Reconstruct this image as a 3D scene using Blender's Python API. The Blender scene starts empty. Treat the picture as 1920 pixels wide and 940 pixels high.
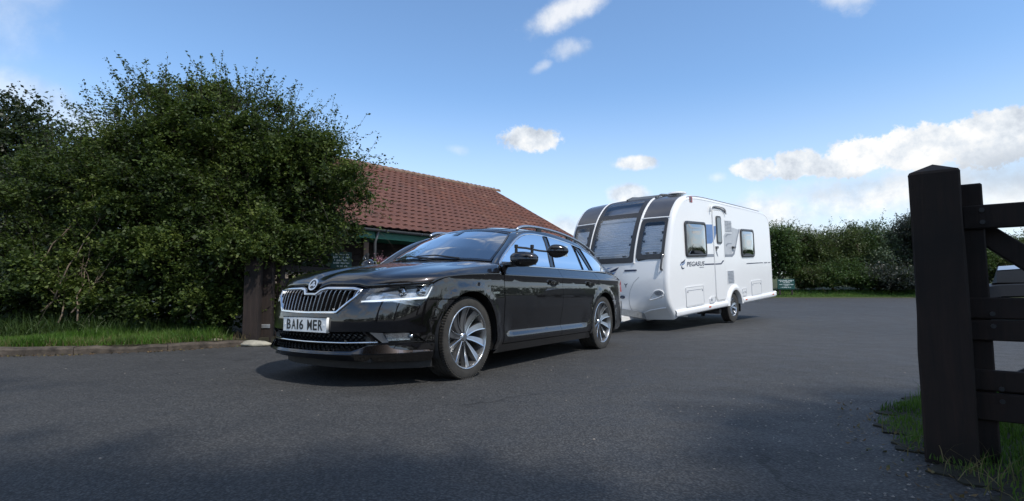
import bpy, bmesh, math, random
import numpy as np
from mathutils import Vector, Matrix
from mathutils.geometry import tessellate_polygon, delaunay_2d_cdt
rng = np.random.default_rng(7)
random.seed(5)
R = math.radians
scn = bpy.context.scene
COL = scn.collection

# ------------------------------------------------------------------ camera
EYE = 0.697
cd = bpy.data.cameras.new('camera'); cam = bpy.data.objects.new('camera', cd); COL.objects.link(cam)
cam.location = (0, 0, EYE)
cam.rotation_euler = (R(90 + 4.627), 0, 0)
cd.sensor_width = 36.0; cd.lens = 998.4 / 1920 * 36.0
cd.clip_start = 0.05; cd.clip_end = 3000
scn.camera = cam

# ------------------------------------------------------------------ light
SUN_AZ, SUN_EL = 136.0, 54.0          # degrees clockwise from +Y, above the horizon
sd = bpy.data.lights.new('sun', 'SUN'); sun = bpy.data.objects.new('sun', sd); COL.objects.link(sun)
sd.energy = 2.9; sd.angle = R(1.5); sd.color = (1.0, 0.95, 0.87)
a, e = R(SUN_AZ), R(SUN_EL)
to_sun = Vector((math.sin(a) * math.cos(e), math.cos(a) * math.cos(e), math.sin(e)))
sun.rotation_euler = to_sun.to_track_quat('Z', 'Y').to_euler()
sun.location = to_sun * 60
scn.view_settings.view_transform = 'Standard'; scn.view_settings.look = 'None'
scn.view_settings.exposure = 0.3; scn.view_settings.gamma = 1.0
scn.render.engine = 'CYCLES'
scn.cycles.max_bounces = 8; scn.cycles.transparent_max_bounces = 12
scn.cycles.use_denoising = True

# ------------------------------------------------------------------ node helper
class NT:
    def __init__(s, tree): s.t = tree; s.n = tree.nodes; s.l = tree.links
    def node(s, ty, **kw):
        n = s.n.new(ty)
        for k, v in kw.items(): setattr(n, k, v)
        return n
    def put(s, sock, v):
        if isinstance(v, bpy.types.NodeSocket): s.l.new(v, sock)
        elif v is not None: sock.default_value = v
    def math(s, op, a, b=None, c=None, clamp=False):
        n = s.node('ShaderNodeMath', operation=op); n.use_clamp = clamp
        s.put(n.inputs[0], a); s.put(n.inputs[1], b)
        if c is not None: s.put(n.inputs[2], c)
        return n.outputs[0]
    def vmath(s, op, a, b=None, scale=None):
        n = s.node('ShaderNodeVectorMath', operation=op)
        s.put(n.inputs[0], a); s.put(n.inputs[1], b)
        if scale is not None: s.put(n.inputs['Scale'], scale)
        return n.outputs[0] if op not in ('LENGTH', 'DOT_PRODUCT') else n.outputs['Value']
    def noise(s, vec, scale, detail=4, rough=.55, dist=0.0, out='Fac'):
        n = s.node('ShaderNodeTexNoise'); s.put(n.inputs['Vector'], vec)
        n.inputs['Scale'].default_value = scale; n.inputs['Detail'].default_value = detail
        n.inputs['Roughness'].default_value = rough; n.inputs['Distortion'].default_value = dist
        return n.outputs[out]
    def ramp(s, fac, stops, interp='LINEAR'):
        n = s.node('ShaderNodeValToRGB'); s.put(n.inputs[0], fac); cr = n.color_ramp; cr.interpolation = interp
        while len(cr.elements) < len(stops): cr.elements.new(.5)
        for el, (p, c) in zip(cr.elements, stops):
            el.position = p; el.color = tuple(c) + (1,) if len(c) == 3 else c
        return n.outputs[0]
    def mix(s, f, a, b, blend='MIX'):
        n = s.node('ShaderNodeMix', data_type='RGBA', blend_type=blend)
        s.put(n.inputs[0], f); s.put(n.inputs[6], a if not isinstance(a, tuple) else tuple(a[:3]) + (1,))
        s.put(n.inputs[7], b if not isinstance(b, tuple) else tuple(b[:3]) + (1,))
        return n.outputs[2]
    def maprange(s, v, a, b, c=0., d=1., smooth=True):
        n = s.node('ShaderNodeMapRange', interpolation_type='SMOOTHSTEP' if smooth else 'LINEAR')
        s.put(n.inputs[0], v); n.inputs[1].default_value = a; n.inputs[2].default_value = b
        n.inputs[3].default_value = c; n.inputs[4].default_value = d
        return n.outputs[0]

# ------------------------------------------------------------------ world: Nishita sky with clouds
w = bpy.data.worlds.new('World'); scn.world = w; w.use_nodes = True
T = NT(w.node_tree); T.n.clear()
sky = T.node('ShaderNodeTexSky', sky_type='NISHITA'); sky.sun_disc = False
sky.sun_elevation = R(SUN_EL); sky.sun_rotation = R(SUN_AZ)
sky.air_density = 1.0; sky.dust_density = 0.0; sky.ozone_density = 3.5; sky.altitude = 60
tc = T.node('ShaderNodeTexCoord')
D = T.vmath('NORMALIZE', tc.outputs['Generated'])
sx = T.node('ShaderNodeSeparateXYZ'); T.put(sx.inputs[0], D)
az = T.math('MULTIPLY', T.math('ARCTAN2', sx.outputs[0], sx.outputs[1]), 57.2958)
el = T.math('MULTIPLY', T.math('ARCSINE', sx.outputs[2]), 57.2958)
n_big = T.math('SUBTRACT', T.noise(D, 9.0, 6, .62), .5)
n_small = T.math("SUBTRACT", T.noise(D, 30.0, 8, .68), .5)
def blob(caz, cel, ra, rb, rot=0., soft=.35, namp=1.5, dens=1., fine=.5):
    dx = T.math('SUBTRACT', az, caz); dy = T.math('SUBTRACT', el, cel)
    c, s_ = math.cos(R(rot)), math.sin(R(rot))
    u = T.math('ADD', T.math('MULTIPLY', dx, c / ra), T.math('MULTIPLY', dy, s_ / ra))
    v = T.math('ADD', T.math('MULTIPLY', dx, -s_ / rb), T.math('MULTIPLY', dy, c / rb))
    r = T.math('SQRT', T.math('ADD', T.math('MULTIPLY', u, u), T.math('MULTIPLY', v, v)))
    r = T.math('ADD', r, T.math('ADD', T.math('MULTIPLY', n_big, namp), T.math('MULTIPLY', n_small, fine)))
    return T.math('MULTIPLY', T.maprange(r, 1.0, 1.0 - soft, 0., dens), 1.0)
CLOUDS = [
 # az, el, ra, rb, rot, soft, noise, density, fine
 (2.4, 16.4, 3.8, 1.6, -2, .30, 1.2, 1.0, 1.4),      # puff over the roof ridge
 (13.6, 13.6, 2.7, .95, 0, .40, 1.3, .95, .9),        # puff over the caravan
 (6.5, 28.7, 6.4, 1.6, 18, .9, 1.6, .75, .8),        # high streak, top centre
 (6.6, 25.2, 3.2, 1.2, 8, .9, 1.8, .45, .9),
 (3.3, 23.6, 1.7, .7, 22, .9, 1.5, .4, .9),
 (33.3, 26.2, 3.2, 1.8, -10, .9, 2.0, .5, .9),
 (12.4, 10.4, 2.6, 1.4, 0, .5, 1.3, .9, .6),         # cloud behind the caravan roof
 (5.5, 7.0, 6.0, 2.2, 6, .8, 1.6, .75, .6),
 (25.0, 12.2, 2.5, 1.1, 2, .3, .9, .95, 1.5),         # bank on the right
 (28.6, 12.2, 3.0, 1.5, 4, .28, .9, 1.0, 1.5),
 (33.0, 12.1, 3.6, 1.9, 4, .26, .9, 1.0, 1.5),
 (38.0, 12.2, 4.0, 2.2, 4, .24, .9, 1.0, 1.5),
 (43.5, 12.3, 5.0, 2.6, 2, .24, .9, 1.0, 1.5),
 (50.0, 12.4, 6.0, 3.0, 2, .24, .9, 1.0, 1.5),
 (36.0, 8.8, 12.0, 3.2, 2, .9, 1.5, .95, .6),
 (25.0, 7.5, 8.0, 2.6, 0, .9, 1.6, .85, .6),
 (24.0, 4.5, 20.0, 3.4, 0, .9, 1.5, .75, .6),
 (46.0, 7.5, 14.0, 4.5, 0, .9, 1.4, .85, .6),
 (-5.8, 15.2, 1.8, .7, -8, .9, 1.4, .25, .9),
 (21.4, 11.6, 1.2, .7, 0, .9, 1.2, .4, .9),
 (-24.0, 44.0, 9.0, 1.8, 62, .9, 1.4, .8, .5),       # streaks high overhead, seen in the windscreen
 (-12.0, 48.0, 8.0, 1.6, 58, .9, 1.4, .75, .5),
 (-36.0, 52.0, 10.0, 2.6, 50, .9, 1.6, .6, .5),
 (-43.0, 15.5, 8.0, 2.2, -14, .9, 1.6, .45, .4),     # thin veil at far left
 (-46.0, 21.5, 8.0, 5.0, 60, .9, 1.6, .25, .4),
]
mask = None
for cl in CLOUDS:
    b = blob(*cl)
    mask = b if mask is None else T.math('MAXIMUM', mask, b)
# scattered fair-weather clouds over the rest of the sky (seen in reflections)
zz = T.math('ADD', T.math('MAXIMUM', sx.outputs[2], 0.0), .16)
cv = T.node('ShaderNodeCombineXYZ')
T.put(cv.inputs[0], T.math('DIVIDE', sx.outputs[0], zz)); T.put(cv.inputs[1], T.math('DIVIDE', sx.outputs[1], zz))
sc_n = T.noise(cv.outputs[0], 1.35, 7, .6)
scat = T.maprange(sc_n, .45, .60, 0., .92)
outside = T.maprange(T.math('ABSOLUTE', az), 48., 62., 0., 1.)
high = T.maprange(el, 36., 48., 0., 1.)
scat = T.math('MULTIPLY', scat, T.math('MAXIMUM', outside, high))
scat = T.math('MULTIPLY', scat, T.maprange(el, 0., 8., 0., 1.))
mask = T.math('MAXIMUM', mask, scat)
# shading of the cloud itself: grey bases, white tops (density structure of the cloud layer)
shade = T.noise(T.vmath('ADD', D, (0., 0., -.035)), 9.0, 6, .62)
shade = T.math('SUBTRACT', T.math('ADD', n_big, .5), shade)
shade = T.math('ADD', T.math('MULTIPLY', shade, -2.6), .50)
shade = T.math('ADD', shade, T.math('MULTIPLY', n_small, .5), clamp=True)
ccol = T.ramp(shade, [(0., (.46, .52, .61)), (.42, (.74, .79, .85)), (.75, (.98, .975, .96)), (1., (1.06, 1.04, 1.01))])
CLOUD_GAIN = 6.3
base = T.math('MAXIMUM', blob(46., 9.6, 12., 2.8, 2, .9, 1.6, .95, .4), blob(33., 9.8, 8., 1.4, 4, .9, 1.8, .6, .4))
ccol = T.mix(base, ccol, (.50, .56, .64))
ccol = T.vmath('SCALE', ccol, scale=CLOUD_GAIN)
blue = T.mix(1.0, sky.outputs[0], (.92, 1.0, 1.02), 'MULTIPLY')
blue = T.vmath('SCALE', blue, scale=1.25)
hz = T.mix(T.maprange(el, 22., 0., 0., .78), blue, (4.9, 5.35, 5.8))
skycol = T.mix(mask, hz, ccol)
bg = T.node('ShaderNodeBackground'); T.put(bg.inputs[0], skycol); bg.inputs[1].default_value = 0.14
wo = T.node('ShaderNodeOutputWorld'); T.l.new(bg.outputs[0], wo.inputs[0])

# ------------------------------------------------------------------ materials
MATS = {}
def mat(name, col, rough=.6, metal=0., coat=0., coat_rough=.03, spec=.5, var=0.0, vscale=6., bump=0.0, bscale=40., emit=None, coords='Object', trans=0., ior=1.5, rvar=0.):
    if name in MATS: return MATS[name]
    m = bpy.data.materials.new(name); m.use_nodes = True
    N = NT(m.node_tree); b = N.n['Principled BSDF']
    tcn = N.node('ShaderNodeTexCoord'); v = tcn.outputs[coords]
    b.inputs['Roughness'].default_value = rough; b.inputs['Metallic'].default_value = metal
    b.inputs['Coat Weight'].default_value = coat; b.inputs['Coat Roughness'].default_value = coat_rough
    b.inputs['Specular IOR Level'].default_value = spec; b.inputs['IOR'].default_value = ior
    b.inputs['Transmission Weight'].default_value = trans
    c = tuple(col) + (1,)
    n1 = N.noise(v, vscale, 5)
    lo = tuple(max(0, x * (1 - var)) for x in col); hi = tuple(min(1, x * (1 + var)) for x in col)
    N.put(b.inputs['Base Color'], N.ramp(n1, [(.3, lo), (.7, hi)]))
    if rvar: N.put(b.inputs['Roughness'], N.maprange(N.noise(v, vscale * 2.3, 4), .3, .7, max(0, rough - rvar), min(1, rough + rvar)))
    if bump:
        bn = N.node('ShaderNodeBump'); bn.inputs['Strength'].default_value = bump; bn.inputs['Distance'].default_value = .01
        N.put(bn.inputs['Height'], N.noise(v, bscale, 5)); N.l.new(bn.outputs[0], b.inputs['Normal'])
    if emit:
        b.inputs['Emission Color'].default_value = tuple(emit[:3]) + (1,); b.inputs['Emission Strength'].default_value = emit[3]
    MATS[name] = m; return m
def glass_mat(name, tint, refl=1.0, rough=.0, ior=1.5):
    if name in MATS: return MATS[name]
    m = bpy.data.materials.new(name); m.use_nodes = True
    N = NT(m.node_tree); N.n.clear()
    fr = N.node('ShaderNodeFresnel'); fr.inputs[0].default_value = ior
    f = N.math('MULTIPLY', fr.outputs[0], refl, clamp=True)
    tcn = N.node('ShaderNodeTexCoord')
    tb = N.node('ShaderNodeBsdfTransparent'); N.put(tb.inputs[0], N.ramp(N.noise(tcn.outputs['Object'], 3., 2), [(.3, tint), (.7, tuple(min(1, t * 1.06) for t in tint))]))
    gl = N.node('ShaderNodeBsdfGlossy'); gl.inputs['Roughness'].default_value = rough; gl.inputs[0].default_value = (1, 1, 1, 1)
    mx = N.node('ShaderNodeMixShader'); N.put(mx.inputs[0], f); N.l.new(tb.outputs[0], mx.inputs[1]); N.l.new(gl.outputs[0], mx.inputs[2])
    o = N.node('ShaderNodeOutputMaterial'); N.l.new(mx.outputs[0], o.inputs[0])
    MATS[name] = m; return m
def leaf_mat(name, cols, rough=.5, trans=.35, scale=.9):
    if name in MATS: return MATS[name]
    m = bpy.data.materials.new(name); m.use_nodes = True
    N = NT(m.node_tree); b = N.n['Principled BSDF']
    at = N.node('ShaderNodeAttribute', attribute_name='tint')
    tcn = N.node('ShaderNodeTexCoord')
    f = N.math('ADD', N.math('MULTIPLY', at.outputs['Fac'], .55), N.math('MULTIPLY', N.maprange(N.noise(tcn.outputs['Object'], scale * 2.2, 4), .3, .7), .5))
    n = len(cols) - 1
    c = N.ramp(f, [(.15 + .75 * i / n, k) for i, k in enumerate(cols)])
    N.put(b.inputs['Base Color'], c); b.inputs['Roughness'].default_value = rough
    b.inputs['Specular IOR Level'].default_value = .35
    tr = N.node('ShaderNodeBsdfTranslucent'); N.put(tr.inputs[0], N.mix(.5, c, (.10, .16, .02)))
    mx = N.node('ShaderNodeMixShader'); mx.inputs[0].default_value = trans
    N.l.new(b.outputs[0], mx.inputs[1]); N.l.new(tr.outputs[0], mx.inputs[2])
    N.l.new(mx.outputs[0], N.n['Material Output'].inputs[0])
    MATS[name] = m; return m

PAINT = mat('dark_car_paint', (.0165, .0145, .0152), .28, metal=.85, coat=1., coat_rough=.015, var=.15, vscale=300.)
PAINT.node_tree.nodes['Principled BSDF'].inputs['Coat IOR'].default_value = 1.75; PAINT.node_tree.nodes['Principled BSDF'].inputs['Specular IOR Level'].default_value = .05
GLOSSBLK = mat('gloss_black_trim', (.008, .008, .009), .12, coat=.6, var=.1)
PLASTIC = mat('black_plastic', (.014, .014, .015), .55, var=.25, vscale=30., bump=.1, bscale=300.)
CHROME = mat('bright_chrome', (.72, .74, .77), .12, metal=1., var=.04)
SATIN = mat('satin_aluminium', (.52, .54, .57), .3, metal=1., var=.06)
SLATCH = mat('slat_edge_chrome', (.26, .27, .29), .25, metal=1., var=.1)
RUBBER = mat('tyre_rubber', (.036, .034, .031), .85, var=.35, vscale=14., bump=.25, bscale=120.)
WHEELMET = mat('diamond_cut_alloy', (.62, .64, .67), .22, metal=1., var=.05)
WHEELDK = mat('anthracite_alloy', (.10, .105, .115), .35, metal=.8, var=.1)
CARGLASS = glass_mat('tinted_car_glass', (.30, .34, .36), 4.0, ior=1.55)
SIDEGLASS = glass_mat('side_car_glass', (.36, .40, .41), 2.0, ior=1.55)
DARKGLASS = glass_mat('privacy_glass', (.06, .07, .08), 1.8, ior=1.55)
LAMPGLASS = glass_mat('lamp_lens', (.93, .95, .97), 2.6)
PLATEW = mat('number_plate_white', (.86, .87, .86), .35, var=.05, vscale=9.)
LETTERBLK = mat('plate_letters', (.012, .012, .014), .4, var=.1)
DRL = mat('daytime_strip', (.85, .87, .9), .2, emit=(.9, .95, 1., .6))
WHITEGRP = mat('caravan_white', (.84, .845, .85), .28, coat=.5, coat_rough=.08, var=.012, vscale=1.2)
WHITETRIM = mat('caravan_white_trim', (.70, .71, .72), .35, var=.04, vscale=4.)
GREYGRP = mat('caravan_grey_panel', (.068, .068, .076), .32, coat=.5, coat_rough=.1, var=.12, vscale=3.)
FRAMEGRY = mat('window_frame_grey', (.035, .036, .040), .38, var=.15)
ACRYL = glass_mat('acrylic_window', (.96, .97, .98), 1.9, ior=1.5)
ACRYLDK = glass_mat('dark_acrylic_window', (.10, .11, .12), 3.2, ior=1.55)
BLIND = mat('pleated_blind', (.90, .91, .94), .75, var=.04)
NAVY = mat('navy_vinyl', (.018, .028, .07), .35, var=.1)
BLUEV = mat('blue_vinyl', (.10, .20, .42), .35, var=.12)
GREYV = mat('grey_vinyl', (.22, .24, .28), .35, var=.1)
SILVERV = mat('silver_vinyl', (.45, .47, .50), .35, var=.08)
ORANGE = mat('amber_lens', (.70, .12, .03), .25, var=.1)
REDL = mat('red_lens', (.35, .01, .01), .2, var=.1)
STEEL = mat('galvanised_steel', (.42, .43, .44), .45, metal=.8, var=.2, vscale=12.)
SEAT = mat('seat_fabric', (.035, .033, .033), .8, var=.2, vscale=20.)
TRIMIN = mat('cabin_trim', (.05, .05, .052), .7, var=.2)
GREEN = mat('green_paint', (.010, .12, .075), .5, var=.2, vscale=3.)
SIGNGREEN = mat('sign_green', (.006, .055, .045), .4, var=.1)
SIGNW = mat('sign_white', (.62, .68, .66), .5, var=.05)
GUTTER = mat('grey_gutter', (.10, .105, .11), .45, var=.15)

def wood_mat(name, c1, c2, rough=.7, bump=.5):
    m = bpy.data.materials.new(name); m.use_nodes = True
    N = NT(m.node_tree); b = N.n['Principled BSDF']; tcn = N.node('ShaderNodeTexCoord')
    mp = N.node('ShaderNodeMapping'); N.l.new(tcn.outputs['Object'], mp.inputs[0]); mp.inputs['Scale'].default_value = (14, 14, .9)
    n = N.noise(mp.outputs[0], 2.2, 8, .65, .8)
    st = N.noise(tcn.outputs['Object'], 2.6, 4)
    c = N.mix(N.maprange(st, .4, .7), N.ramp(n, [(.3, c1), (.7, c2)]), tuple(x * .55 for x in c1))
    N.put(b.inputs['Base Color'], c); b.inputs['Roughness'].default_value = rough
    bn = N.node('ShaderNodeBump'); bn.inputs['Strength'].default_value = bump; bn.inputs['Distance'].default_value = .006
    N.put(bn.inputs['Height'], n); N.l.new(bn.outputs[0], b.inputs['Normal'])
    MATS[name] = m; return m
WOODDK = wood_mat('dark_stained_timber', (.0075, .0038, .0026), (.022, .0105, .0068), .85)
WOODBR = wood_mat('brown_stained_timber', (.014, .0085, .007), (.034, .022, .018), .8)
BARK = mat('bark', (.045, .036, .028), .9, var=.4, vscale=20., bump=.6, bscale=30.)
BARKPALE = mat('pale_dry_stem', (.16, .12, .085), .85, var=.3, vscale=20.)

# ------------------------------------------------------------------ object helpers
def link(o, parent=None):
    COL.objects.link(o)
    if parent is not None: o.parent = parent
    return o
def tag(o, label=None, cat=None, group=None, kind=None):
    if label: o['label'] = label
    if cat: o['category'] = cat
    if group: o['group'] = group
    if kind: o['kind'] = kind
    return o
def empty(name, loc=(0, 0, 0), rz=0, parent=None):
    o = bpy.data.objects.new(name, None); o.location = loc; o.rotation_euler = (0, 0, rz); o.empty_display_size = .2
    return link(o, parent)
def mesh_obj(name, V, F, m, parent=None, smooth=False, normals=None, tint=None):
    me = bpy.data.meshes.new(name)
    me.from_pydata([tuple(map(float, v)) for v in V], [], [tuple(int(i) for i in f) for f in F]); 
    me.validate()
    ms = m if isinstance(m, (list, tuple)) else [m]
    for k in ms: me.materials.append(k)
    if smooth: me.polygons.foreach_set('use_smooth', [True] * len(me.polygons))
    me.update()
    if normals is not None: me.normals_split_custom_set_from_vertices([tuple(map(float, n)) for n in normals])
    o = bpy.data.objects.new(name, me)
    return link(o, parent)
def np_mesh(name, V, F, m, parent=None, smooth=False, tint=None):
    """V (n,3) array, F (k,m) int array, all faces the same size."""
    me = bpy.data.meshes.new(name)
    V = np.asarray(V, dtype=np.float32); F = np.asarray(F, dtype=np.int32)
    me.vertices.add(len(V)); me.vertices.foreach_set('co', V.ravel())
    k = F.shape[1]; me.loops.add(F.size); me.loops.foreach_set('vertex_index', F.ravel())
    me.polygons.add(len(F)); me.polygons.foreach_set('loop_start', np.arange(0, F.size, k, dtype=np.int32))
    if smooth: me.polygons.foreach_set('use_smooth', np.ones(len(F), dtype=bool))
    me.materials.append(m); me.update(calc_edges=True)
    if tint is not None:
        at = me.attributes.new('tint', 'FLOAT', 'FACE'); at.data.foreach_set('value', np.asarray(tint, dtype=np.float32))
    o = bpy.data.objects.new(name, me)
    return link(o, parent)
class MB:
    """collects simple solids, then links them as ONE mesh object"""
    def __init__(s): s.V = []; s.F = []
    def add(s, V, F):
        o = len(s.V); s.V += [tuple(v) for v in V]; s.F += [tuple(i + o for i in f) for f in F]; return s
    def box(s, c, d, M=None, ch=0.0):
        x, y, z = (k / 2 for k in d)
        if ch > 0:
            ch = min(ch, x * .9, y * .9, z * .9); V = []
            for sxx in (-1, 1):
                for syy in (-1, 1):
                    for szz in (-1, 1):
                        V += [(sxx * (x - ch), syy * (y - ch), szz * z), (sxx * (x - ch), syy * y, szz * (z - ch)), (sxx * x, syy * (y - ch), szz * (z - ch))]
            bm = bmesh.new()
            for v in V: bm.verts.new(v)
            bmesh.ops.convex_hull(bm, input=bm.verts); bm.verts.ensure_lookup_table()
            bm.verts.index_update()
            P = [Vector(v.co) for v in bm.verts]; F = [tuple(v.index for v in f.verts) for f in bm.faces]; bm.free()
        else:
            P = [Vector((i * x, j * y, k * z)) for i in (-1, 1) for j in (-1, 1) for k in (-1, 1)]
            F = [(0, 1, 3, 2), (4, 6, 7, 5), (0, 4, 5, 1), (2, 3, 7, 6), (0, 2, 6, 4), (1, 5, 7, 3)]
        M = M or Matrix()
        return s.add([tuple((M @ p) + Vector(c)) if M.to_translation().length == 0 else tuple(M @ p) for p in P], F)
    def bar(s, a, b, wd, ht, up=(0, 0, 1), ch=0.):
        a, b = Vector(a), Vector(b); d = (b - a); L = d.length; d.normalize()
        sd_ = d.cross(Vector(up)).normalized(); u = sd_.cross(d)
        M = Matrix((sd_, d, u)).transposed()
        return s.box((a + b) / 2, (wd, L, ht), M.to_4x4(), ch)
    def tube(s, pts, r, n=8, cap=True):
        pts = [Vector(p) for p in pts]; rr = r if isinstance(r, (list, tuple)) else [r] * len(pts)
        V = []; prev = None
        for i, p in enumerate(pts):
            t = (pts[min(i + 1, len(pts) - 1)] - pts[max(i - 1, 0)]).normalized()
            if prev is None: a_ = t.orthogonal().normalized()
            else: a_ = (prev - t * prev.dot(t)).normalized()
            prev = a_; b_ = t.cross(a_)
            for k in range(n):
                an = 2 * math.pi * k / n; V.append(p + (a_ * math.cos(an) + b_ * math.sin(an)) * rr[i])
        F = [(i * n + k, i * n + (k + 1) % n, (i + 1) * n + (k + 1) % n, (i + 1) * n + k) for i in range(len(pts) - 1) for k in range(n)]
        if cap: F += [tuple(range(n))[::-1], tuple((len(pts) - 1) * n + k for k in range(n))]
        return s.add(V, F)
    def lathe(s, prof, n=32, axis='y', c=(0, 0, 0), close=False):
        """prof: (r, h) pairs spun about an axis"""
        V = []
        for r, h in prof:
            for k in range(n):
                an = 2 * math.pi * k / n; p, q = r * math.cos(an), r * math.sin(an)
                V.append({'y': (c[0] + p, c[1] + h, c[2] + q), 'z': (c[0] + p, c[1] + q, c[2] + h), 'x': (c[0] + h, c[1] + p, c[2] + q)}[axis])
        m_ = len(prof); F = []
        for i in range(m_ - (0 if close else 1)):
            j = (i + 1) % m_
            for k in range(n): F.append((i * n + k, i * n + (k + 1) % n, j * n + (k + 1) % n, j * n + k))
        return s.add(V, F)
    def grid(s, G):
        n, m_ = len(G), len(G[0]); V = [p for row in G for p in row]
        return s.add(V, [(i * m_ + j, i * m_ + j + 1, (i + 1) * m_ + j + 1, (i + 1) * m_ + j) for i in range(n - 1) for j in range(m_ - 1)])
    def prism(s, poly, fn, d):
        """flat polygon (2D) placed by fn(u, v, depth), given thickness d"""
        V = [fn(u, v, d) for u, v in poly] + [fn(u, v, 0) for u, v in poly]; n = len(poly)
        tr = tessellate_polygon([[Vector((u, v, 0)) for u, v in poly]])
        F = [tuple(t) for t in tr] + [tuple(n + i for i in reversed(t)) for t in tr]
        F += [(i, (i + 1) % n, n + (i + 1) % n, n + i) for i in range(n)]
        return s.add(V, F)
    def build(s, name, m, parent=None, smooth=False, fix=True, auto=None):
        o = mesh_obj(name, s.V, s.F, m, parent)
        if fix:
            bm = bmesh.new(); bm.from_mesh(o.data); bmesh.ops.recalc_face_normals(bm, faces=bm.faces); bm.to_mesh(o.data); bm.free()
        if smooth:
            o.data.polygons.foreach_set('use_smooth', [True] * len(o.data.polygons))
            if auto: 
                o.data.set_sharp_from_angle(angle=R(auto))
        return o
def smt(a_, b_, x):
    t = np.clip((x - a_) / (b_ - a_), 0, 1); return t * t * (3 - 2 * t)
def crom(P, n=12, mirror_ends=False):
    P = np.array(P, float); Q = []
    E = np.vstack([2 * P[0] - P[1], P, 2 * P[-1] - P[-2]])
    if mirror_ends: E[0] = [P[1][0], -P[1][1]]; E[-1] = [P[-2][0], -P[-2][1]]
    for i in range(len(P) - 1):
        a_, b_, c_, d_ = E[i:i + 4]
        for k in range(n):
            t = k / n; Q.append(.5 * ((2 * b_) + (-a_ + c_) * t + (2 * a_ - 5 * b_ + 4 * c_ - d_) * t * t + (-a_ + 3 * b_ - 3 * c_ + d_) * t ** 3))
    Q.append(P[-1]); return np.array(Q)
def smooth_table(tab, lo, hi, sig=.006, n=1400):
    z = np.linspace(lo, hi, n); y = np.interp(z, [a_ for a_, _ in tab], [b_ for _, b_ in tab])
    k = int(sig / (z[1] - z[0])) ; 
    for _ in range(2):
        yy = np.pad(y, k, mode='edge'); y = np.convolve(yy, np.ones(2 * k + 1) / (2 * k + 1), mode='valid')
    return z, y
def inside(P, x, y):
    c = False; n = len(P)
    for i in range(n):
        a_, b_ = P[i], P[(i + 1) % n]
        if (a_[1] > y) != (b_[1] > y) and x < (b_[0] - a_[0]) * (y - a_[1]) / (b_[1] - a_[1]) + a_[0]: c = not c
    return c
def panel(name, poly, surf, m, parent, holes=(), step=.05, cuts_u=(), cuts_v=(), off=0., thick=.012, flip=False, mirror=False):
    """polygon in (u,v), tessellated, cut along a grid, laid on surf(u,v); edges folded back by thick"""
    rings = [list(poly)] + [list(h) for h in holes]
    flat = [p for r_ in rings for p in r_]
    edges = []; k0 = 0
    for r_ in rings:
        edges += [(k0 + i, k0 + (i + 1) % len(r_)) for i in range(len(r_))]; k0 += len(r_)
    VO, _, FO, _, _, _ = delaunay_2d_cdt([Vector(p) for p in flat], edges, [], 0, 1e-5)
    bm = bmesh.new(); vs = [bm.verts.new((v.x, v.y, 0)) for v in VO]
    for t in FO:
        cx = sum(VO[i].x for i in t) / len(t); cy = sum(VO[i].y for i in t) / len(t)
        if inside(rings[0], cx, cy) and not any(inside(h_, cx, cy) for h_ in rings[1:]): bm.faces.new([vs[i] for i in t])
    for v in [v for v in bm.verts if not v.link_faces]: bm.verts.remove(v)
    us = [p[0] for p in flat]; vv = [p[1] for p in flat]
    cu = list(np.arange(math.floor(min(us) / step) * step, max(us), step)) + list(cuts_u)
    cv_ = list(np.arange(math.floor(min(vv) / step) * step, max(vv), step)) + list(cuts_v)
    for c_ in cu:
        if min(us) + 1e-4 < c_ < max(us) - 1e-4: bmesh.ops.bisect_plane(bm, geom=bm.verts[:] + bm.edges[:] + bm.faces[:], plane_co=(c_, 0, 0), plane_no=(1, 0, 0), dist=1e-5)
    for c_ in cv_:
        if min(vv) + 1e-4 < c_ < max(vv) - 1e-4: bmesh.ops.bisect_plane(bm, geom=bm.verts[:] + bm.edges[:] + bm.faces[:], plane_co=(0, c_, 0), plane_no=(0, 1, 0), dist=1e-5)
    bmesh.ops.remove_doubles(bm, verts=bm.verts, dist=2e-5)
    bm.verts.ensure_lookup_table(); bm.verts.index_update()
    UV = [(v.co.x, v.co.y) for v in bm.verts]; F = [tuple(v.index for v in f.verts) for f in bm.faces]
    be = [(e.verts[0].index, e.verts[1].index) for e in bm.edges if e.is_boundary]
    bm.free()
    h = 1.5e-3; V = []; Nn = []
    for u, v in UV:
        p = np.array(surf(u, v)); du = np.array(surf(u + h, v)) - np.array(surf(u - h, v)); dv = np.array(surf(u, v + h)) - np.array(surf(u, v - h))
        n_ = np.cross(du, dv); n_ /= (np.linalg.norm(n_) + 1e-12)
        if flip: n_ = -n_
        V.append(p + n_ * off); Nn.append(n_)
    n0 = len(V); base = {}
    def vid(i, deep):
        k = (i, deep)
        if k not in base: base[k] = len(V); V.append(V[i] - Nn[i] * (thick if deep else 0)); Nn.append(np.zeros(3))
        return base[k]
    FF = []
    for f in F:
        fn_ = np.cross(V[f[1]] - V[f[0]], V[f[2]] - V[f[0]])
        FF.append(f if fn_ @ Nn[f[0]] > 0 else f[::-1])
    Nf = len(FF)
    if thick > 0:
        dirn = {}
        for f in FF:
            for k in range(len(f)): dirn[(f[k], f[(k + 1) % len(f)])] = 1
        for a_, b_ in be:
            if (b_, a_) in dirn: a_, b_ = b_, a_
            FF.append((vid(b_, 0), vid(a_, 0), vid(a_, 1), vid(b_, 1)))
    if mirror:
        V = [np.array((p[0], -p[1], p[2])) for p in V]; Nn = [np.array((p[0], -p[1], p[2])) for p in Nn]; FF = [f[::-1] for f in FF]
    me = bpy.data.meshes.new(name); me.from_pydata([tuple(map(float, p)) for p in V], [], [tuple(f) for f in FF])
    me.materials.append(m)
    me.polygons.foreach_set('use_smooth', [True] * len(me.polygons))
    me.update(); me.normals_split_custom_set_from_vertices([tuple(map(float, n_)) for n_ in Nn])
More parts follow.
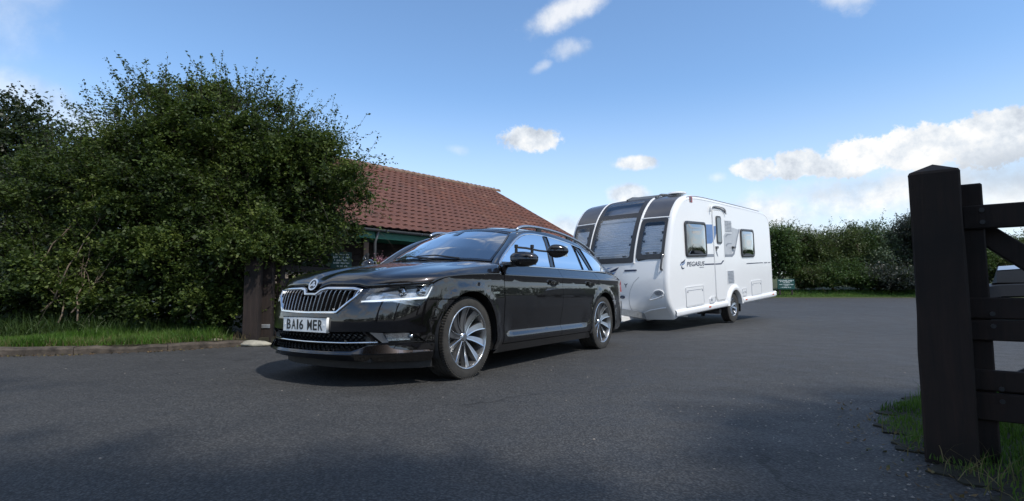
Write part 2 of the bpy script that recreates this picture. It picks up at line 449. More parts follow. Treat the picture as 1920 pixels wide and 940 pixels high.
    return link(bpy.data.objects.new(name, me), parent)
def resamp(P, n):
    P = np.array(P, float); s_ = np.concatenate([[0], np.cumsum(np.linalg.norm(np.diff(P, axis=0), axis=1))])
    t = np.linspace(0, s_[-1], n); return np.stack([np.interp(t, s_, P[:, k]) for k in range(3)], 1)
def coons(Fc, Rc, Lc, Mc, nu, nv, centre=None, p=1.0):
    """Fc,Rc: curves over u at v=0,1; Lc,Mc over v at u=0,1; optional centre curve over v bulging the middle"""
    Fc, Rc, Lc, Mc = resamp(Fc, nu), resamp(Rc, nu), resamp(Lc, nv), resamp(Mc, nv)
    G = np.zeros((nv, nu, 3)); U = np.linspace(0, 1, nu); Vv = np.linspace(0, 1, nv)
    for j, v in enumerate(Vv):
        for i, u in enumerate(U):
            G[j, i] = (1 - v) * Fc[i] + v * Rc[i] + (1 - u) * Lc[j] + u * Mc[j] - ((1 - u) * (1 - v) * Fc[0] + u * (1 - v) * Fc[-1] + (1 - u) * v * Rc[0] + u * v * Rc[-1])
    if centre is not None:
        C = resamp(centre, nv)
        for j in range(nv):
            mid = (G[j, (nu - 1) // 2] + G[j, nu // 2]) / 2; d = C[j] - mid
            for i, u in enumerate(U): G[j, i] += d * (1 - abs(2 * u - 1) ** 2) ** p
    return G
def grid_obj(name, G, m, parent, thick=0., flip=False):
    nv, nu = G.shape[:2]; V = G.reshape(-1, 3)
    F = [(j * nu + i, j * nu + i + 1, (j + 1) * nu + i + 1, (j + 1) * nu + i) for j in range(nv - 1) for i in range(nu - 1)]
    if flip: F = [f[::-1] for f in F]
    o = mesh_obj(name, V, F, m, parent, smooth=True)
    if thick:
        md = o.modifiers.new('thickness', 'SOLIDIFY'); md.thickness = thick; md.offset = -1
    return o
def mir(P): return [(x, -y, z) for x, y, z in P]
TEXTCACHE = {}
def text_shape(s, bold=.0):
    k = (s, bold)
    if k not in TEXTCACHE:
        cu = bpy.data.curves.new('tmp', 'FONT'); cu.body = s; cu.size = 1.; cu.offset = bold; cu.resolution_u = 3
        o = bpy.data.objects.new('tmp', cu); COL.objects.link(o)
        bpy.context.view_layer.update()
        me = bpy.data.meshes.new_from_object(o.evaluated_get(bpy.context.evaluated_depsgraph_get()))
        V = np.array([v.co[:2] for v in me.vertices]); F = [tuple(p.vertices) for p in me.polygons]
        bpy.data.objects.remove(o); bpy.data.curves.remove(cu); bpy.data.meshes.remove(me)
        lo, hi = V.min(0), V.max(0); V = (V - lo) / (hi - lo)
        TEXTCACHE[k] = (V, F)
    return TEXTCACHE[k]
def text_obj(name, s, fn, m, parent, bold=0., shear=0.):
    """fn(u, v) with u, v in 0..1 across the word -> 3D point"""
    V, F = text_shape(s, bold)
    return mesh_obj(name, [fn(u + shear * v, v) for u, v in V], F, m, parent)

# ================================================================== THE CAR (local axes: x forward from the front axle, y to its left, z up)
PLAN = [(.925, 0), (.918, .20), (.885, .40), (.805, .58), (.675, .725), (.50, .835), (.30, .900), (.0, .932), (-.6, .928), (-1.4, .932), (-2.2, .932), (-2.84, .928), (-3.2, .915), (-3.5, .885), (-3.72, .83), (-3.86, .72), (-3.915, .55), (-3.935, .3), (-3.94, 0)]
PCv = crom(PLAN, 12, True)
SLn = np.concatenate([[0], np.cumsum(np.hypot(*np.diff(PCv, axis=0).T))])
# smooth plan sampling
_s = np.linspace(0, SLn[-1], 1200); _px = np.interp(_s, SLn, PCv[:, 0]); _py = np.interp(_s, SLn, PCv[:, 1])
FZz, FZv = smooth_table([(.10, -.13), (.175, -.07), (.205, -.035), (.238, .0), (.25, .018), (.262, .012), (.275, .0), (.31, -.035), (.37, -.035), (.395, -.012), (.5, -.012), (.56, -.02), (.62, -.035), (.70, -.06), (.76, -.11), (.85, -.25)], .1, 1.05, .005)
RZz, RZv = smooth_table([(.2, .12), (.3, .03), (.5, 0), (.58, .0), (.60, .03), (.7, .03), (.85, .05), (1.0, .10)], .1, 1.05, .006)
WZz, WZv = smooth_table([(.10, -.11), (.15, -.085), (.235, -.035), (.28, -.014), (.33, -.012), (.40, -.016), (.52, -.008), (.66, 0), (.77, -.004), (.83, -.013), (.860, -.002), (.868, .000), (.876, -.004), (.90, -.026), (.965, -.060), (1.0, -.09)], .1, 1.05, .004)
LZz, LZv = smooth_table([(.1, 0), (.300, 0), (.304, -.001), (.350, -.026), (.355, -.027), (.44, -.014), (.56, 0), (1., 0)], .1, 1.05, .004)
def B(s, z):
    sg = 1 if s >= 0 else -1; s = abs(s)
    px = np.interp(s, _s, _px); py = np.interp(s, _s, _py)
    g = smt(.25, .88, px); r_ = smt(-3.2, -3.9, px)
    x = px + g * np.interp(z, FZz, FZv) + r_ * np.interp(z, RZz, RZv)
    side = smt(-.50, -.66, px) * (1 - smt(-2.18, -2.38, px))
    y = py * (1 + np.interp(z, WZz, WZv)) + side * np.interp(z, LZz, LZv)
    for cx in (0., -2.841):
        d = math.hypot(px - cx, z - .336)
        y += .012 * smt(.475, .415, d) * smt(.34, .38, d) * smt(.2, .5, py)
    return np.array([x, sg * y, z])
def sx_(x):
    xs = _px[:: -1]; return float(np.interp(x, xs, _s[::-1]))
def side_poly(P): return [(sx_(x), z) for x, z in P]
GZz, GZv = smooth_table([(.90, -.03), (.96, 0.0), (1.0, .022), (1.1, .062), (1.2, .108), (1.3, .16), (1.38, .215), (1.43, .26)], .88, 1.45, .02)
def G(x, z):
    base = .874 - .10 * smt(-2.6, -3.9, x) - .05 * smt(-1.2, -.4, x)
    return np.array([x, base - np.interp(z, GZz, GZv), z])

car = empty('estate_car', (-1.117, 4.936, 0))
CARYAW = .565
car.rotation_euler = (0, 0, math.atan2(-math.cos(CARYAW), -math.sin(CARYAW)))
tag(car, 'glossy black estate car with chrome grille, hitched in front of the white caravan', 'car')
DC = (.835, .85, .86, .868, .876, .89, .91, .284, .29, .31, .33, .352, .36, .37)

_QA = [0, .144, .429, .509, .581, .781, .946, 1.061, 1.094, 1.232, 1.416, 1.581, 2.078, 9.]
_QB = [0, .145, .418, .492, .559, .757, .922, 1.037, 1.073, 1.195, 1.357, 1.514, 2.011, 8.933]
def Q_(P): return [(float(np.sign(s_) * np.interp(abs(s_), _QA, _QB)), z) for s_, z in P]
def arc(cx, r_, a0, a1, n=22, cz=.336):
    return [(cx + r_ * math.cos(R(a0 + (a1 - a0) * i / n)), cz + r_ * math.sin(R(a0 + (a1 - a0) * i / n))) for i in range(n + 1)]
E_LINE = [(1.098, .776), (1.16, .800), (1.232, .820), (1.32, .834), (1.416, .843), (1.50, .850), (1.581, .855), (1.75, .861), (1.90, .865), (2.03, .868)]
E_LINE = Q_(E_LINE)
def both(fn):
    for mflag in (False, True): fn(mflag)
# front wings
fend = [(sx_(-.385), .20), (sx_(-.50), .20), (sx_(-.503), .5), (sx_(-.500), .864)] + [(s_, z - .004) for s_, z in E_LINE[::-1][1:]] + \
       Q_([(1.118, .757), (1.066, .658)]) + side_poly(arc(0, .382, 57.5, 196, 30))
both(lambda f: panel('front_wing', fend, B, PAINT, car, step=.045, cuts_v=DC, mirror=f))
# doors
fd = side_poly([(-.512, .245), (-.513, .6), (-.508, .868), (-.500, .964), (-1.642, .964), (-1.664, .905), (-1.660, .60), (-1.650, .245)])
rd = side_poly([(-1.655, .245), (-1.665, .60), (-1.669, .905), (-1.648, .964), (-2.585, .962), (-2.665, .88), (-2.635, .80), (-2.575, .715), (-2.50, .62), (-2.445, .50), (-2.415, .38), (-2.41, .245)])
def doors(f):
    for nm, pl, hx, lab in (('front_door', fd, -1.45, None), ('rear_door', rd, -2.41, None)):
        d = panel(nm, pl, B, PAINT, car, step=.05, cuts_v=DC, mirror=f)
        # handle: a bar over a scooped cup
        c = B(sx_(hx), .806); sg = -1 if f else 1
        h = MB(); P = []
        for i in range(9):
            t = i / 8; x = hx + .115 - .23 * t
            yy = B(sx_(x), .806)[1] + .005 + .026 * math.sin(math.pi * t) ** .5
            P.append((x, yy * sg, .806 + .004 * math.sin(math.pi * t)))
        for i in range(8):
            h.bar(P[i], P[i + 1], .012, .024)
        h.build('door_handle', PAINT, d)
        cup = MB(); cup.prism([(.055 * math.cos(a_) * 1.3, .034 * math.sin(a_)) for a_ in np.linspace(0, 2 * math.pi, 14)[:-1]],
                              lambda u, v, dd: (hx + u, sg * (B(sx_(hx + u), .800 + v)[1] + .001 + dd), .800 + v), .002)
        cup.build('handle_cup', PLASTIC, d)
both(doors)
sill = side_poly([(-.392, .165), (-.50, .238), (-2.40, .238), (-2.475, .165)])
both(lambda f: panel('sill', sill, B, PAINT, car, step=.08, mirror=f, thick=.05))
quart = side_poly([(-2.478, .20), (-2.417, .22), (-2.422, .38), (-2.452, .502), (-2.507, .625), (-2.582, .72), (-2.642, .80), (-2.673, .88), (-2.592, .962), (-3.0, .955), (-3.3, .935), (-3.62, .90), (-3.60, .86), (-3.52, .72), (-3.50, .60), (-3.2, .60)]) 
quart = quart[:-1] + side_poly([(-3.24, .61), (-3.10, .61)] + arc(-2.841, .378, 138, -20, 28))
both(lambda f: panel('rear_quarter_panel', quart, B, PAINT, car, step=.05, cuts_v=DC, mirror=f))
# tail lamps
tl = side_poly([(-3.528, .72), (-3.608, .86), (-3.625, .885)]) + [(sx_(-3.80), .885), (sx_(-3.87), .72)]
both(lambda f: panel('tail_lamp', tl, B, REDL, car, step=.05, mirror=f, off=.003))
# rear bumper and tailgate
rb_half = side_poly(arc(-2.841, .378, 199, 139, 12)) + side_poly([(-3.10, .605), (-3.505, .605), (-3.52, .595)]) + [(sx_(-3.915), .595)]
rb = rb_half + [(-s_ + 2 * SLn[-1], z) for s_, z in rb_half[::-1]]
def BR(s, z):
    if s > SLn[-1]:
        p = B(2 * SLn[-1] - s, z); return np.array([p[0], -p[1], p[2]])
    return B(s, z)
panel('rear_bumper', rb, BR, PAINT, car, step=.08)
s1 = sx_(-3.872); tg = [(s1, .605), (s1, .70), (sx_(-3.80), .89), (2 * SLn[-1] - sx_(-3.80), .89), (2 * SLn[-1] - s1, .70), (2 * SLn[-1] - s1, .605)]
tailgate = panel('tailgate', tg, BR, PAINT, car, step=.08)

# front bumper: everything below the bonnet line between the arches, with its openings
grille_top = [(.0, .700), (.058, .700), (.095, .732), (.150, .747), (.429, .744), (.509, .728)]
grille_h = [(.0, .690), (.062, .690), (.098, .722), (.150, .736), (.425, .733), (.497, .720), (.472, .671), (.336, .558), (.0, .551)]
grille_h = Q_(grille_h)
gh = grille_h + [(-s_, z) for s_, z in grille_h[::-1] if s_ > 0]
lamp_h = Q_([(.512, .628), (.566, .732), (1.081, .772), (1.112, .755), (1.061, .659), (1.008, .591), (.781, .630)])
low_h = [(.0, .402), (.575, .418), (.655, .335), (.615, .318), (.50, .272), (.0, .262)]
low_h = Q_(low_h)
lh = low_h + [(-s_, z) for s_, z in low_h[::-1] if s_ > 0]
fog_h = Q_([(.598, .414), (.944, .416), (1.088, .315), (1.04, .338), (.672, .330)])
bump_half = Q_([(.0, .200), (.5, .195), (1.0, .188), (1.135, .185)]) + [(sx_(.375), .262)] + side_poly(arc(0, .382, 0, 55, 12)) + Q_([(1.066, .652), (1.118, .753), (1.096, .768), (.786, .750), (.520, .732), (.509, .728 - .0)])
# top edge runs along the bonnet line across the grille
bump_half = bump_half[:-1] + Q_([(.432, .749), (.150, .752), (.092, .737), (.056, .706), (0., .706)])
bump = bump_half[:-1] + [(0., .706)] + [(-s_, z) for s_, z in bump_half[::-1] if s_ > 0]
lampR = [(-s_, z) for s_, z in lamp_h[::-1]]; fogR = [(-s_, z) for s_, z in fog_h[::-1]]
bumper = panel('front_bumper', bump, B, PAINT, car, holes=(gh, lh, lamp_h, lampR, fog_h, fogR), step=.04, cuts_v=(.238, .25, .262, .275), thick=.02)
# dark liner behind the openings
panel('front_crash_liner', [(-1.1, .2), (1.1, .2), (1.05, .70), (-1.05, .70)], B, PLASTIC, car, off=-.11, step=.1, thick=0)
# grille
gr = panel('grille_backing', [(s_ * 1.0, z) for s_, z in gh], B, PLASTIC, car, off=-.055, step=.05, thick=0)
def strip(name, path, surf, wdt, m, parent, off=.004, closed=False, deep=.02, mirror=False):
    """raised trim strip that follows a path on a surface"""
    P = list(path); n = len(P); mb = MB(); rows = []
    for i, (u, v) in enumerate(P):
        a_ = P[(i - 1) % n] if (closed or i > 0) else P[i]; b_ = P[(i + 1) % n] if (closed or i < n - 1) else P[i]
        t = np.array([b_[0] - a_[0], b_[1] - a_[1]]); t /= np.linalg.norm(t) + 1e-9; q = np.array([-t[1], t[0]])
        if closed or 0 < i < n - 1:
            t1 = np.array([u - a_[0], v - a_[1]]); t1 /= np.linalg.norm(t1) + 1e-9
            k = 1 / max(.5, abs(t1 @ t))
        else: k = 1
        row = []
        h = 1e-3; du = np.array(surf(u + h, v)) - np.array(surf(u - h, v)); dv = np.array(surf(u, v + h)) - np.array(surf(u, v - h)); nn = np.cross(du, dv); nn /= np.linalg.norm(nn)
        if parent is car and nn @ (np.array(surf(u, v)) - np.array([-1.5, 0, .6])) < 0: nn = -nn
        for e_, o_ in ((-.5, -deep), (-.5, off * .5), (-.25, off), (.25, off), (.5, off * .5), (.5, -deep)):
            p = np.array(surf(u + q[0] * e_ * wdt * k, v + q[1] * e_ * wdt * k)) + nn * o_
            if mirror: p[1] = -p[1]
            row.append(p)
        rows.append(row)
    if closed: rows.append(rows[0])
    mb.grid(rows)
    return mb.build(name, m, parent, smooth=True, auto=50)
def dense(P, d=.03, closed=False):
    Q = []; n = len(P)
    for i in range(n if closed else n - 1):
        a_, b_ = P[i], P[(i + 1) % n]; L = math.hypot(b_[0] - a_[0], b_[1] - a_[1]); k = max(1, int(L / d))
        Q += [(a_[0] + (b_[0] - a_[0]) * j / k, a_[1] + (b_[1] - a_[1]) * j / k) for j in range(k)]
    if not closed: Q.append(P[-1])
    return Q
grille = strip('grille_surround', dense(gh, .03, True), B, .020, CHROME, car, off=.012, closed=True)
def zt(s_):
    s_ = abs(s_); P = grille_h[:6]; return float(np.interp(s_, [p[0] for p in P], [p[1] for p in P])) if s_ <= .480 else .70
def zb(s_):
    s_ = abs(s_)
    return float(np.interp(s_, [0, .331, .457, .6], [.551, .558, .671, .70]))
for k in range(20):
    s0 = -.4370 + .0460 * k
    a0, a1 = zb(s0) + .008, zt(s0) - .008
    if a1 - a0 < .03: continue
    mb = MB(); rows = []
    for j in range(8):
        z = a0 + (a1 - a0) * j / 7; row = []
        for ds, o_ in ((.0036, -.05), (.0020, -.003), (.0, .0), (-.0020, -.003), (-.0036, -.05)):
            # slats rake outwards like the real rib ends
            ss = s0 + ds + (z - .64) * .10 * np.sign(s0) * abs(s0) / .45
            p = B(ss, z); du = B(ss + .002, z) - B(ss - .002, z); dv = B(ss, z + .002) - B(ss, z - .002); nn = np.cross(du, dv); nn /= np.linalg.norm(nn)
            row.append(p + nn * o_)
        rows.append(row)
    mb.grid(rows); sl = mb.build('grille_slat', GLOSSBLK, car)
    mb = MB(); mb.grid([[np.array(r_[1]) + np.array([.002, 0, 0]), np.array(r_[2]) + np.array([.004, 0, 0]), np.array(r_[3]) + np.array([.002, 0, 0])] for r_ in rows]); mb.build('chrome_edge', SLATCH, sl)
# radar cover panel behind the slats, centre of the grille
panel('sensor_panel', [(-.16, .575), (.16, .575), (.16, .68), (-.16, .68)], B, mat('sensor_grey', (.12, .12, .13), .2, coat=.5, var=.1), car, off=-.03, step=.08)
# winged round badge on the bonnet nose
def disc(r0, r1, cy, cz, th0, th1, lift, tilt=.42, n=30):
    mb = MB(); V = []
    x0 = .835
    def pt(r_, an, d): 
        yv = r_ * math.cos(an); zv = r_ * math.sin(an)
        return (x0 - zv * tilt * .9 + d, cy + yv, cz + zv * .93 + d * tilt)
    for i in range(n + 1):
        an = th0 + (th1 - th0) * i / n
        V.append([pt(r0, an, lift - .008), pt(r0, an, lift), pt(r1, an, lift), pt(r1, an, lift - .008)])
    mb.grid(V); return mb
badge = disc(.0001, .049, 0, .763, 0, 2 * math.pi, .012).build('badge', mat('badge_black', (.012, .014, .013), .2, coat=.5, var=.1), car)
disc(.037, .050, 0, .763, 0, 2 * math.pi, .016).build('badge_ring', CHROME, badge)
arrow = MB()
def bpt(u, v, d): return (.835 - v * .38 + .014 + d, u, .763 + v * .93 + .004)
arrow.prism([(-.030, -.006), (.010, -.008), (.012, -.020), (.030, -.004), (.012, .010), (.010, .002), (-.030, .004)], bpt, .002)
for k in range(3):
    arrow.prism([(-.020 + k * .010, .004), (-.013 + k * .010, .004), (.004 + k * .006, .028 - k * .003), (-.006 + k * .007, .028 - k * .003)], bpt, .002)
arrow.build('winged_arrow', CHROME, badge)
# number plate
plate = panel('number_plate', [(-.26, .402), (.26, .402), (.26, .516), (-.26, .516)], lambda s_, z: np.array([B(s_, .46)[0] * .25 + .75 * .912 - .0, s_, z]), PLATEW, car, off=.012, step=.13, thick=.03)
def pl_pt(u, v, lift=.0135): 
    s_, z = u, v; return (B(s_, .46)[0] * .25 + .75 * .912 + lift, s_, z)
y0 = -.213
for ch_, cw_ in (('B', .051), ('A', .053), ('1', .020), ('6', .050), (' ', .024), ('M', .056), ('E', .047), ('R', .051)):
    # viewer facing the car reads towards the car's left, i.e. +y
    if ch_ != ' ': text_obj('plate_letter', ch_, lambda u, v, y0=y0, cw_=cw_: pl_pt(y0 + cw_ * u, .419 + .079 * v), LETTERBLK, plate, bold=.022 if ch_ != 'M' else .012)
    y0 += cw_ + .0115
for yy in (-.235, .232):
    mb = MB(); mb.lathe([(.0001, .0155), (.005, .015), (.006, .012)], 10, 'x', (pl_pt(yy, .46, 0)[0], yy, .459)); mb.build('screw', PLATEW, plate)
fr_ = MB()
for z in (.402, .516): fr_.bar(pl_pt(-.262, z, .012), pl_pt(.262, z, .012), .008, .005)
for y_ in (-.262, .262): fr_.bar(pl_pt(y_, .40, .012), pl_pt(y_, .518, .012), .008, .005)
fr_.build('plate_holder', GLOSSBLK, plate)
# lower intake: honeycomb mesh, chrome strip
def point_in(P, x, y):
    c = False; n = len(P)
    for i in range(n):
        a_, b_ = P[i], P[(i + 1) % n]
        if (a_[1] > y) != (b_[1] > y) and x < (b_[0] - a_[0]) * (y - a_[1]) / (b_[1] - a_[1]) + a_[0]: c = not c
    return c
hx = MB(); rr = .019
for i in range(-26, 27):
    for j in range(12):
        u = i * .048 + (j % 2) * .024; v = .268 + j * .0165
        if not point_in(lh, u, v): continue
        ring = []
        for k in range(7):
            an = R(60 * k); 
            ring.append([B(u + .026 * math.cos(an), v + .0125 * math.sin(an)) + np.array([-.03, 0, 0]), B(u + .0215 * math.cos(an), v + .0095 * math.sin(an)) + np.array([-.026, 0, 0]), B(u + .0205 * math.cos(an), v + .009 * math.sin(an)) + np.array([-.045, 0, 0])])
        hx.grid(ring)
hm = hx.build('honeycomb_mesh', GLOSSBLK, car); hm['kind'] = 'stuff'
panel('intake_backing', lh, B, PLASTIC, car, off=-.05, step=.08, thick=0)
strip('intake_chrome_strip', dense([(-.655, .337), (-.4, .330), (0, .326), (.4, .330), (.655, .337)], .04), B, .011, CHROME, car, off=.004, deep=.03)
# lower lip blade catches the light
strip('lower_lip', dense([(-1.10, .258), (-.8, .252), (-.45, .249), (0, .247), (.45, .249), (.8, .252), (1.10, .258)], .04), B, .010, PAINT, car, off=.005, deep=.02)
# air dam under the bumper
dam = MB(); dam.grid([[B(s_, .2) + np.array([-.09, 0, -.0]), B(s_, .2) + np.array([-.10, 0, -.07]), B(s_, .2) + np.array([-.16, 0, -.07])] for s_ in np.linspace(-1.05, 1.05, 22)]); dam.build('air_dam', PLASTIC, car)
# headlamps
def headlamp(f):
    sg = -1 if f else 1
    def SB(u, v): p = B(u, v); return p * np.array([1, sg, 1])
    root = panel('headlight', lamp_h, B, LAMPGLASS, car, off=.002, step=.04, thick=.003, mirror=f)
    panel('lamp_housing', [(s_ * .998 + .001, z) for s_, z in lamp_h], B, mat('lamp_reflector', (.66, .69, .74), .35, metal=.4, var=.35, vscale=26.), root, off=-.05, step=.05, thick=0, mirror=f)
    strip('lamp_bezel', dense(lamp_h, .04, True), B, .012, GLOSSBLK, root, off=-.002, closed=True, deep=.05, mirror=f)
    strip('daylight_strip', dense(Q_([(.520, .637), (.70, .648), (.90, .659), (1.050, .668), (1.072, .700), (1.096, .750)]), .03), B, .013, DRL, root, off=-.010, deep=.012, mirror=f)
    for (u, v, r_) in ((.935, .712, .031), (.78, .706, .030)):
        c = SB(u, v); mb = MB(); mb.lathe([(.0001, -.018), (r_ * .6, -.020), (r_ * .9, -.034), (r_, -.034), (r_ * 1.12, -.028), (r_ * 1.15, -.06)], 22, 'x', (c[0] + .0, c[1], c[2])); mb.build('projector_lens', mat('projector', (.5, .53, .58), .05, metal=1., var=.1), root, smooth=True, auto=40)
    mb = MB(); mb.prism([(.62, .675), (.76, .682), (.775, .712), (.65, .704)], lambda u, v, d: tuple(SB(u, v) + np.array([-.03 + d, 0, 0])), .006); mb.build('reflector_blade', SATIN, root)
    mb = MB(); mb.prism([(.83, .635), (.98, .602), (1.0, .612), (1.03, .648), (.9, .65)], lambda u, v, d: tuple(SB(u, v) + np.array([-.035 + d, 0, 0])), .004); mb.build('indicator_lens', GLOSSBLK, root)
both(headlamp)
def foglamp(f):
    sg = -1 if f else 1
    def SB(u, v): p = B(u, v); return p * np.array([1, sg, 1])
    root = panel('fog_light_surround', fog_h, B, GLOSSBLK, car, off=-.045, step=.05, thick=0, mirror=f)
    mb = MB(); mb.prism([(.604, .410), (.690, .405), (.712, .335), (.676, .332)], lambda u, v, d: tuple(SB(u, v) + np.array([-.02 - (u - .604) * .15 + d, 0, 0])), .012); mb.build('fog_light_blade', SATIN, root)
    panel('fog_light_lens', Q_([(.722, .345), (.712, .398), (.935, .401), (.935, .352)]), B, LAMPGLASS, root, off=-.012, step=.05, thick=.01, mirror=f)
    panel('fog_light_reflector', Q_([(.722, .345), (.712, .398), (.935, .401), (.935, .352)]), B, mat('fog_reflector', (.80, .82, .85), .2, metal=1., var=.3, vscale=40.), root, off=-.034, step=.03, thick=0, mirror=f)
    c = SB(.885, .376); mb = MB(); mb.lathe([(.0001, -.022), (.016, -.024), (.021, -.034)], 16, 'x', tuple(c)); mb.build('fog_bulb', CHROME, root, smooth=True)
both(foglamp)
# corner blade: a raised plane that leans back and mirrors the sky
def BL(s, z):
    p = B(s, .262); q = B(s, .335); t = (z - .258) / .078
    n_ = np.array([_px[0] * 0 + 1, 0, 0])
    d = np.array([math.cos(abs(s) * .9), math.sin(abs(s) * .9), 0])
    base = np.array([p[0], p[1], 0]); 
    return np.array([base[0] + d[0] * (.010 - .040 * t), base[1] + d[1] * (.010 - .040 * t), z])
def BLl(s, z): return BL(s, z)
both(lambda f: panel('bumper_corner_blade', Q_([(.515, .256), (.632, .312), (1.03, .334), (1.105, .262), (.9, .259)]), BLl, PAINT, car, step=.05, thick=.02, mirror=f))
# parking sensors
for s_, z in ((1.18, .47), (.40, .46 - .12), (-.40, .34)):
    c = B(s_, z); mb = MB(); mb.lathe([(.0001, .003), (.010, .002), (.012, -.004)], 12, 'x' if abs(s_) < 1 else 'y', tuple(c)); mb.build('parking_sensor', GLOSSBLK, car)

# ---------------------------------------------------------------- bonnet, windscreen, roof
front = Q_([(.0, .712), (.050, .713), (.088, .742), (.145, .757), (.43, .754), (.52, .738), (.786, .756), (1.098, .776)])
Fp = np.array([B(s_, z) for s_, z in dense(front, .02)])
Ffull = np.vstack([Fp[::-1] * [1, -1, 1], Fp[1:]])
Lp = np.array([B(s_, z) for s_, z in dense(E_LINE, .03)])
rear_half = [tuple(B(sx_(-.495), .868)), tuple(B(sx_(-.500), .92)), tuple(B(sx_(-.505), .962)), (-.555, .775, .985), (-.50, .62, 1.000), (-.43, .40, 1.008), (-.385, .18, 1.012), (-.375, 0, 1.013)]
Rp = np.array(rear_half); Rfull = np.vstack([Rp * [1, -1, 1], Rp[::-1][1:]])
centre = crom([(.845, .712), (.822, .765), (.74, .822), (.50, .886), (.20, .938), (-.10, .980), (-.375, 1.013)], 8)
centre = [(x, 0, z) for x, z in centre]
NB, MBn = 61, 33
Gb = coons(Ffull, Rfull, Lp * [1, -1, 1], Lp, NB, MBn, centre, p=.62)
for j in range(MBn):      # pressed ridges running back from the grille corners
    v = j / (MBn - 1)
    for i in range(NB):
        q = abs(2 * i / (NB - 1) - 1); q0 = .44 + .16 * v
        Gb[j, i, 2] += (.011 * max(0, 1 - abs(q - q0) / .09) + .004 * max(0, 1 - q / .2)) * math.sin(math.pi * min(1, v * 1.0 + .02)) ** .6
grid_obj('bonnet', Gb, PAINT, car, thick=.012)
# windscreen
wl = [(-.585, .715, 1.000), (-.76, .685, 1.105), (-.93, .645, 1.205), (-1.07, .600, 1.285), (-1.165, .565, 1.335)]
wt_c = (-1.10, 0, 1.395)
top_half = [(-1.165, .565, 1.335), (-1.145, .40, 1.368), (-1.115, .2, 1.388), (-1.105, 0, 1.394)]
bot_half = [(-.585, .715, 1.000), (-.52, .56, 1.016), (-.455, .35, 1.026), (-.42, .15, 1.03), (-.415, 0, 1.031)]
def full(h): h = np.array(h); return np.vstack([h * [1, -1, 1], h[::-1][1:]])
Gw = coons(full(bot_half), full(top_half), np.array(wl) * [1, -1, 1], np.array(wl), 31, 17, [(-.415, 0, 1.031), (-.62, 0, 1.165), (-.86, 0, 1.295), (-1.105, 0, 1.394)])
ws = grid_obj('windscreen', Gw, CARGLASS, car)
# black border and mirror-sensor patch on the glass
def band(P, w_in, name):
    mb = MB(); mb.grid(P); return mb.build(name, GLOSSBLK, ws)
lift = np.array([.004, 0, .004])
band([[Gw[0, i] + lift, Gw[1, i] * .7 + Gw[0, i] * .3 + lift] for i in range(31)], 0, 'screen_border')
band([[Gw[-1, i] + lift, Gw[-2, i] * .8 + Gw[-1, i] * .2 + lift] for i in range(31)], 0, 'screen_border')
for f_, ii in ((0, (0, 1)), (1, (-1, -2))): band([[Gw[j, ii[0]] + lift, Gw[j, ii[0]] * .55 + Gw[j, ii[1]] * .45 + lift] for j in range(17)], 0, 'screen_border')
band([[Gw[j, i] + lift * 1.1 for i in range(14, 17)] for j in (12, 13, 14, 15)], 0, 'sensor_patch')
for (xa, ya, xb, yb) in ((.60, -.5, .0, .02), (.1, 0, .6, .5)): pass
for k, (u0, u1) in enumerate(((24, 13), (17, 5))):
    mb = MB(); P = [Gw[0, u0] + np.array([.03, 0, .012]), Gw[1, (u0 + u1) // 2] + np.array([.02, 0, .018]), Gw[1, u1] + np.array([.015, 0, .016])]
    mb.tube(P, [.010, .007, .005], 6); mb.build('wiper', PLASTIC, car)
# scuttle panel between bonnet and screen
sc = MB(); rr2 = resamp(Rfull[2:-2], 31); sc.grid([[rr2[i] + np.array([-.002, 0, -.006]), Gw[0, i] + np.array([.0, 0, -.006]), Gw[0, i] + np.array([-.05, 0, -.03])] for i in range(31)]); sc.build('scuttle_panel', PLASTIC, car)
# upper body frame: from the window line (on G) to screen and roof edge
st = [((-.535, .966), (-.580, .722, .990)), ((-.605, 1.010), (-.66, .703, 1.045)), ((-.699, 1.070), (-.76, .688, 1.108)), ((-.770, 1.118), (-.85, .665, 1.160)), ((-.844, 1.164), (-.93, .648, 1.208)), ((-.995, 1.246), (-1.07, .603, 1.288)), ((-1.126, 1.299), (-1.165, .568, 1.338)),
      ((-1.262, 1.330), (-1.30, .592, 1.368)), ((-1.463, 1.347), (-1.47, .618, 1.390)), ((-1.70, 1.345), (-1.70, .630, 1.397)), ((-1.945, 1.333), (-1.95, .635, 1.394)), ((-2.261, 1.302), (-2.28, .633, 1.378)), ((-2.467, 1.271), (-2.50, .628, 1.358)), ((-2.669, 1.225), (-2.75, .618, 1.325)), ((-2.819, 1.179), (-2.95, .608, 1.288)),
      ((-2.954, 1.101), (-3.22, .595, 1.225)), ((-3.060, 1.045), (-3.42, .580, 1.165)), ((-3.120, 1.010), (-3.52, .573, 1.13))]
